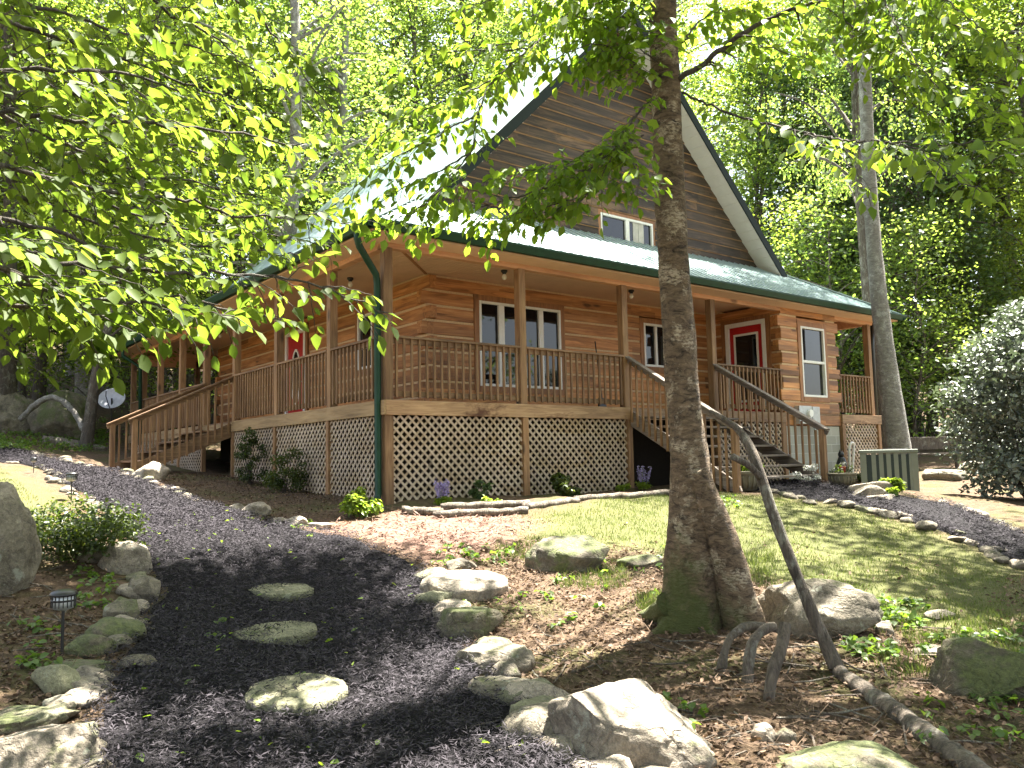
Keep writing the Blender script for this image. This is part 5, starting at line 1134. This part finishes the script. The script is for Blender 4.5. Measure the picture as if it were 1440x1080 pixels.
lvv = Leaves(); clump(lvv, (0, 0, .17), .05, 40, .045, rng, .8, 1.); link('blossom', lvv.mesh(), bpy.data.materials['white_petal'], fl_)
ct = thing('cat_statue', 'dark sitting cat statue against the concrete block wall', 'statue', (11.75, -.32, float(H(11.75, -.3))))
MB().lathe([(.16, 0), (.18, .05), (.10, .12), (.09, .30), (.17, .36), (.17, .40)], n=20).build('pedestal', M['pot'], ct, True)
cb_ = MB(); cb_.lathe([(.10, .40), (.13, .46), (.115, .58), (.08, .68), (.06, .72)], n=18); cb_.lathe([(.02, .70), (.065, .73), (.07, .78), (.05, .83), (.01, .845)], n=16)
for s in (-1, 1): cb_.lathe([(.025, .81), (.016, .85), (.002, .89)], (s*.045, 0, 0), 8)
cb_.tube([(.09, .03, .43), (.17, .05, .45), (.19, .06, .56)], .02, 6); cb_.build('cat_figure', M['dark'], ct, True)
hs_ = thing('garden_hose', 'white hose hanging in a loop at the porch corner by the block wall', 'hose', (12.5, -.12, float(H(12.5, -.1))))
MB().tube(smooth_line([(.0, 0, .02), (.04, -.02, .5), (.1, -.05, .95), (.02, -.07, 1.08), (-.12, -.05, 1.0), (-.1, -.03, .6), (-.06, 0, .2), (.02, .0, .02)], 3), .028, 8).build('hose_loop', M['white'], hs_, True)
bq = at(1312, 634, 22.5); bq[2] = float(H(bq[0], bq[1])); bn = thing('garden_bench', 'long dark bench in the shade beyond the cooling unit', 'bench', bq, math.radians(-30))
for nm, a, b in (('seat', (-.95, -.22, .40), (.95, .22, .45)), ('backrest', (-.95, .22, .55), (.95, .27, .9))): MB().box(a, b).build(nm, M['darkbark'], bn, bevel=.01)
for sx_ in (-.85, .85):
    for sy_ in (-.18, .22): MB().box((sx_-.04, sy_-.03, -.1), (sx_+.04, sy_+.03, .40 if sy_ < 0 else .9)).build('leg', M['darkbark'], bn)

# ------------------------------------------------------------------ what nobody could count: mulch chips, leaf litter, grass, weeds
def scatter_quads(name, P, L, W, mat, r, tilt=.35, lift=.01, kind='stuff', curl=False):
    n = len(P); z = H(P[:, 0], P[:, 1])+r.uniform(0, lift*2, n); lv = Leaves(); a = r.uniform(0, 6.283, n); D = np.stack([np.cos(a), np.sin(a), r.normal(0, tilt, n)], -1); Nn = r.normal(0, tilt, (n, 3)); Nn[:, 2] += 1
    l = L*r.uniform(.5, 1.4, n); lv.add(np.concatenate([P, z[:, None]], 1), D, Nn, l, l*W*r.uniform(.7, 1.3, n)); return tag(link(name, lv.mesh(name, fold=curl), mat), kind=kind)
def in_strip(A, B, n, r, lo=0., hi=1., pw=1.):
    t = (lo+(hi-lo)*r.uniform(0, 1, n)**pw)*(len(A)-1); i = np.minimum(t.astype(int), len(A)-2); f = (t-i)[:, None]; a = A[i]*(1-f)+A[i+1]*f; b = B[i]*(1-f)+B[i+1]*f; s = r.uniform(-.02, 1.02, (n, 1)); return a*(1-s)+b*s
r = np.random.default_rng(77)
o = scatter_quads('mulch_chips', in_strip(pA, pB, 120000, r, 0., .5), .042, .16, M['chips'], r, .35, .03); o.location.z = .03
o = scatter_quads('mulch_chips', in_strip(pA, pB, 60000, r, .45, 1.), .045, .2, M['chips'], r, .35, .03); o.location.z = .03
o = scatter_quads('mulch_chips', in_strip(qA, qB, 40000, r, 0., 1.), .045, .2, M['chips'], r, .35, .03); o.location.z = .03
pathpoly = np.concatenate([pA, pB[::-1]]); path2 = np.concatenate([qA, qB[::-1]])
def box_pts(n, x0, x1, y0, y1): return np.stack([r.uniform(x0, x1, n), r.uniform(y0, y1, n)], -1)
P = np.concatenate([box_pts(56000, -6.5, 3.5, -9.8, -3), box_pts(9000, -9, -3, -7, 2), box_pts(5000, -2.6, .0, -1.0, 7)])
wl, ws = zone(P); P = P[~inside(pathpoly, P) & ~inside(path2, P) & (r.uniform(0, 1, len(P)) > wl*.96) & ~((P[:, 0] > 0) & (P[:, 1] > 0))]
scatter_quads('leaf_litter', P, .037, .55, M['litter'], r, .45, .012, curl=True)
P = in_strip(pA, pB, 160, r, 0., .5); o = scatter_quads('fallen_leaves', P, .05, .5, M['leaf_lime'], r, .3, .01, curl=True); o.location.z = .05
P = box_pts(22000, -5, 2, -9.5, -4); wl, ws = zone(P); P = P[~inside(pathpoly, P) & (wl < .3)]; scatter_quads('pine_needles', P, .14, .022, M['litter'], r, .25, .02)
P = in_strip(STRAW[:1].repeat(2, 0), STRAW[:1].repeat(2, 0), 1, r); P = box_pts(16000, -3.2, 2.2, -4.5, .2); wl, ws = zone(P); P = P[(ws > r.uniform(0, 1, len(P))) & ~inside(pathpoly, P)]
o = scatter_quads('straw_mulch', P, .09, .14, leafmat('reddish_straw', (.07, .035, .024), (.28, .17, .12), (.05, .03, .01), (.15, .09, .04), .1, .7, .3), r, .3, .02)
def blades(name, P, h, mat, r, wd=.006):
    n = len(P); z = H(P[:, 0], P[:, 1]); lv = Leaves(); D = r.normal(0, .35, (n, 3)); D[:, 2] = 1; Nn = r.normal(size=(n, 3)); Nn[:, 2] = 0; l = h*r.uniform(.5, 1.4, n); lv.add(np.concatenate([P, z[:, None]-.005], 1) if True else P, D, Nn, l, np.full(n, wd)*r.uniform(.7, 1.4, n)); return tag(link(name, lv.mesh(name, fold=False), mat), kind='stuff')
P = np.concatenate([box_pts(120000, -2.8, 9, -9, -1.5), box_pts(50000, -9, -4, -3, 11), box_pts(14000, 9.5, 20, -6, 0)]); wl, ws = zone(P); dens = mth and np.array([.35+.65*(mnoise.noise(Vector((a*.9, b*.9, 0))) > -.15) for a, b in P]); P = P[(wl*dens > r.uniform(0, 1, len(P))) & ~inside(path2, P) & ~inside(pathpoly, P)]
blades('lawn_grass', P, .042, M['grass'], r)
# weeds: small broad-leaved seedlings in drifts
lv = Leaves()
for x0, y0, x1, y1, n in ((1215,850,1300,890,40),(1290,885,1440,935,20),(600,770,720,800,26),(640,840,860,900,16),(1180,905,1260,930,18),(1300,980,1440,1060,20),(300,880,330,950,3),(20,880,80,960,14),(90,790,160,860,20),(1010,700,1040,716,8),(760,770,960,840,14),(380,735,440,748,4),(900,990,1000,1060,8)):
    for _ in range(n):
        q = G(r.uniform(x0, x1), r.uniform(y0, y1)); clump(lv, q+np.array((0, 0, .05)), .06, int(r.integers(4, 12)), .055, r, .5, .4, .7)
for _ in range(260):
    q = G(r.uniform(-10, 150), r.uniform(592, 636)); clump(lv, q+np.array((0, 0, .10)), .16, 16, .08, r, .6, .6, .6)
tag(link('ground_weeds', lv.mesh('ground_weeds'), leafmat('weed_leaf', (.035, .08, .012), (.10, .16, .025), (.12, .24, .015), (.28, .4, .04), .4, .5)), kind='stuff')
tf = []
for x0, y0, x1, y1, n in ((900,840,940,860,60),(950,820,1000,880,40),(790,790,880,830,90),(1050,780,1090,830,60),(1230,860,1440,960,160),(700,760,760,790,40)):
    for _ in range(n):
        q = G(r.uniform(x0, x1), r.uniform(y0, y1))[:2]; tf.append(q+r.normal(0, .03, (14, 2)))
blades('grass_tufts', np.concatenate(tf), .075, M['grass'], r, .006)
# twigs on the forest floor
tw = MB()
for _ in range(150):
    q = G(r.uniform(760, 1440), r.uniform(880, 1075)) if r.uniform() < .75 else G(r.uniform(0, 150), r.uniform(800, 930)); a = r.uniform(0, 6.28); l = r.uniform(.12, .5); e = q+np.array((math.cos(a)*l, math.sin(a)*l, 0)); e[2] = float(H(e[0], e[1]))+.02; q[2] += .015; m = (q+e)/2+r.normal(0, .02, 3); tw.tube([q, m, e], .005, 4)
tag(tw.build('fallen_twigs', M['deadwood']), kind='stuff')
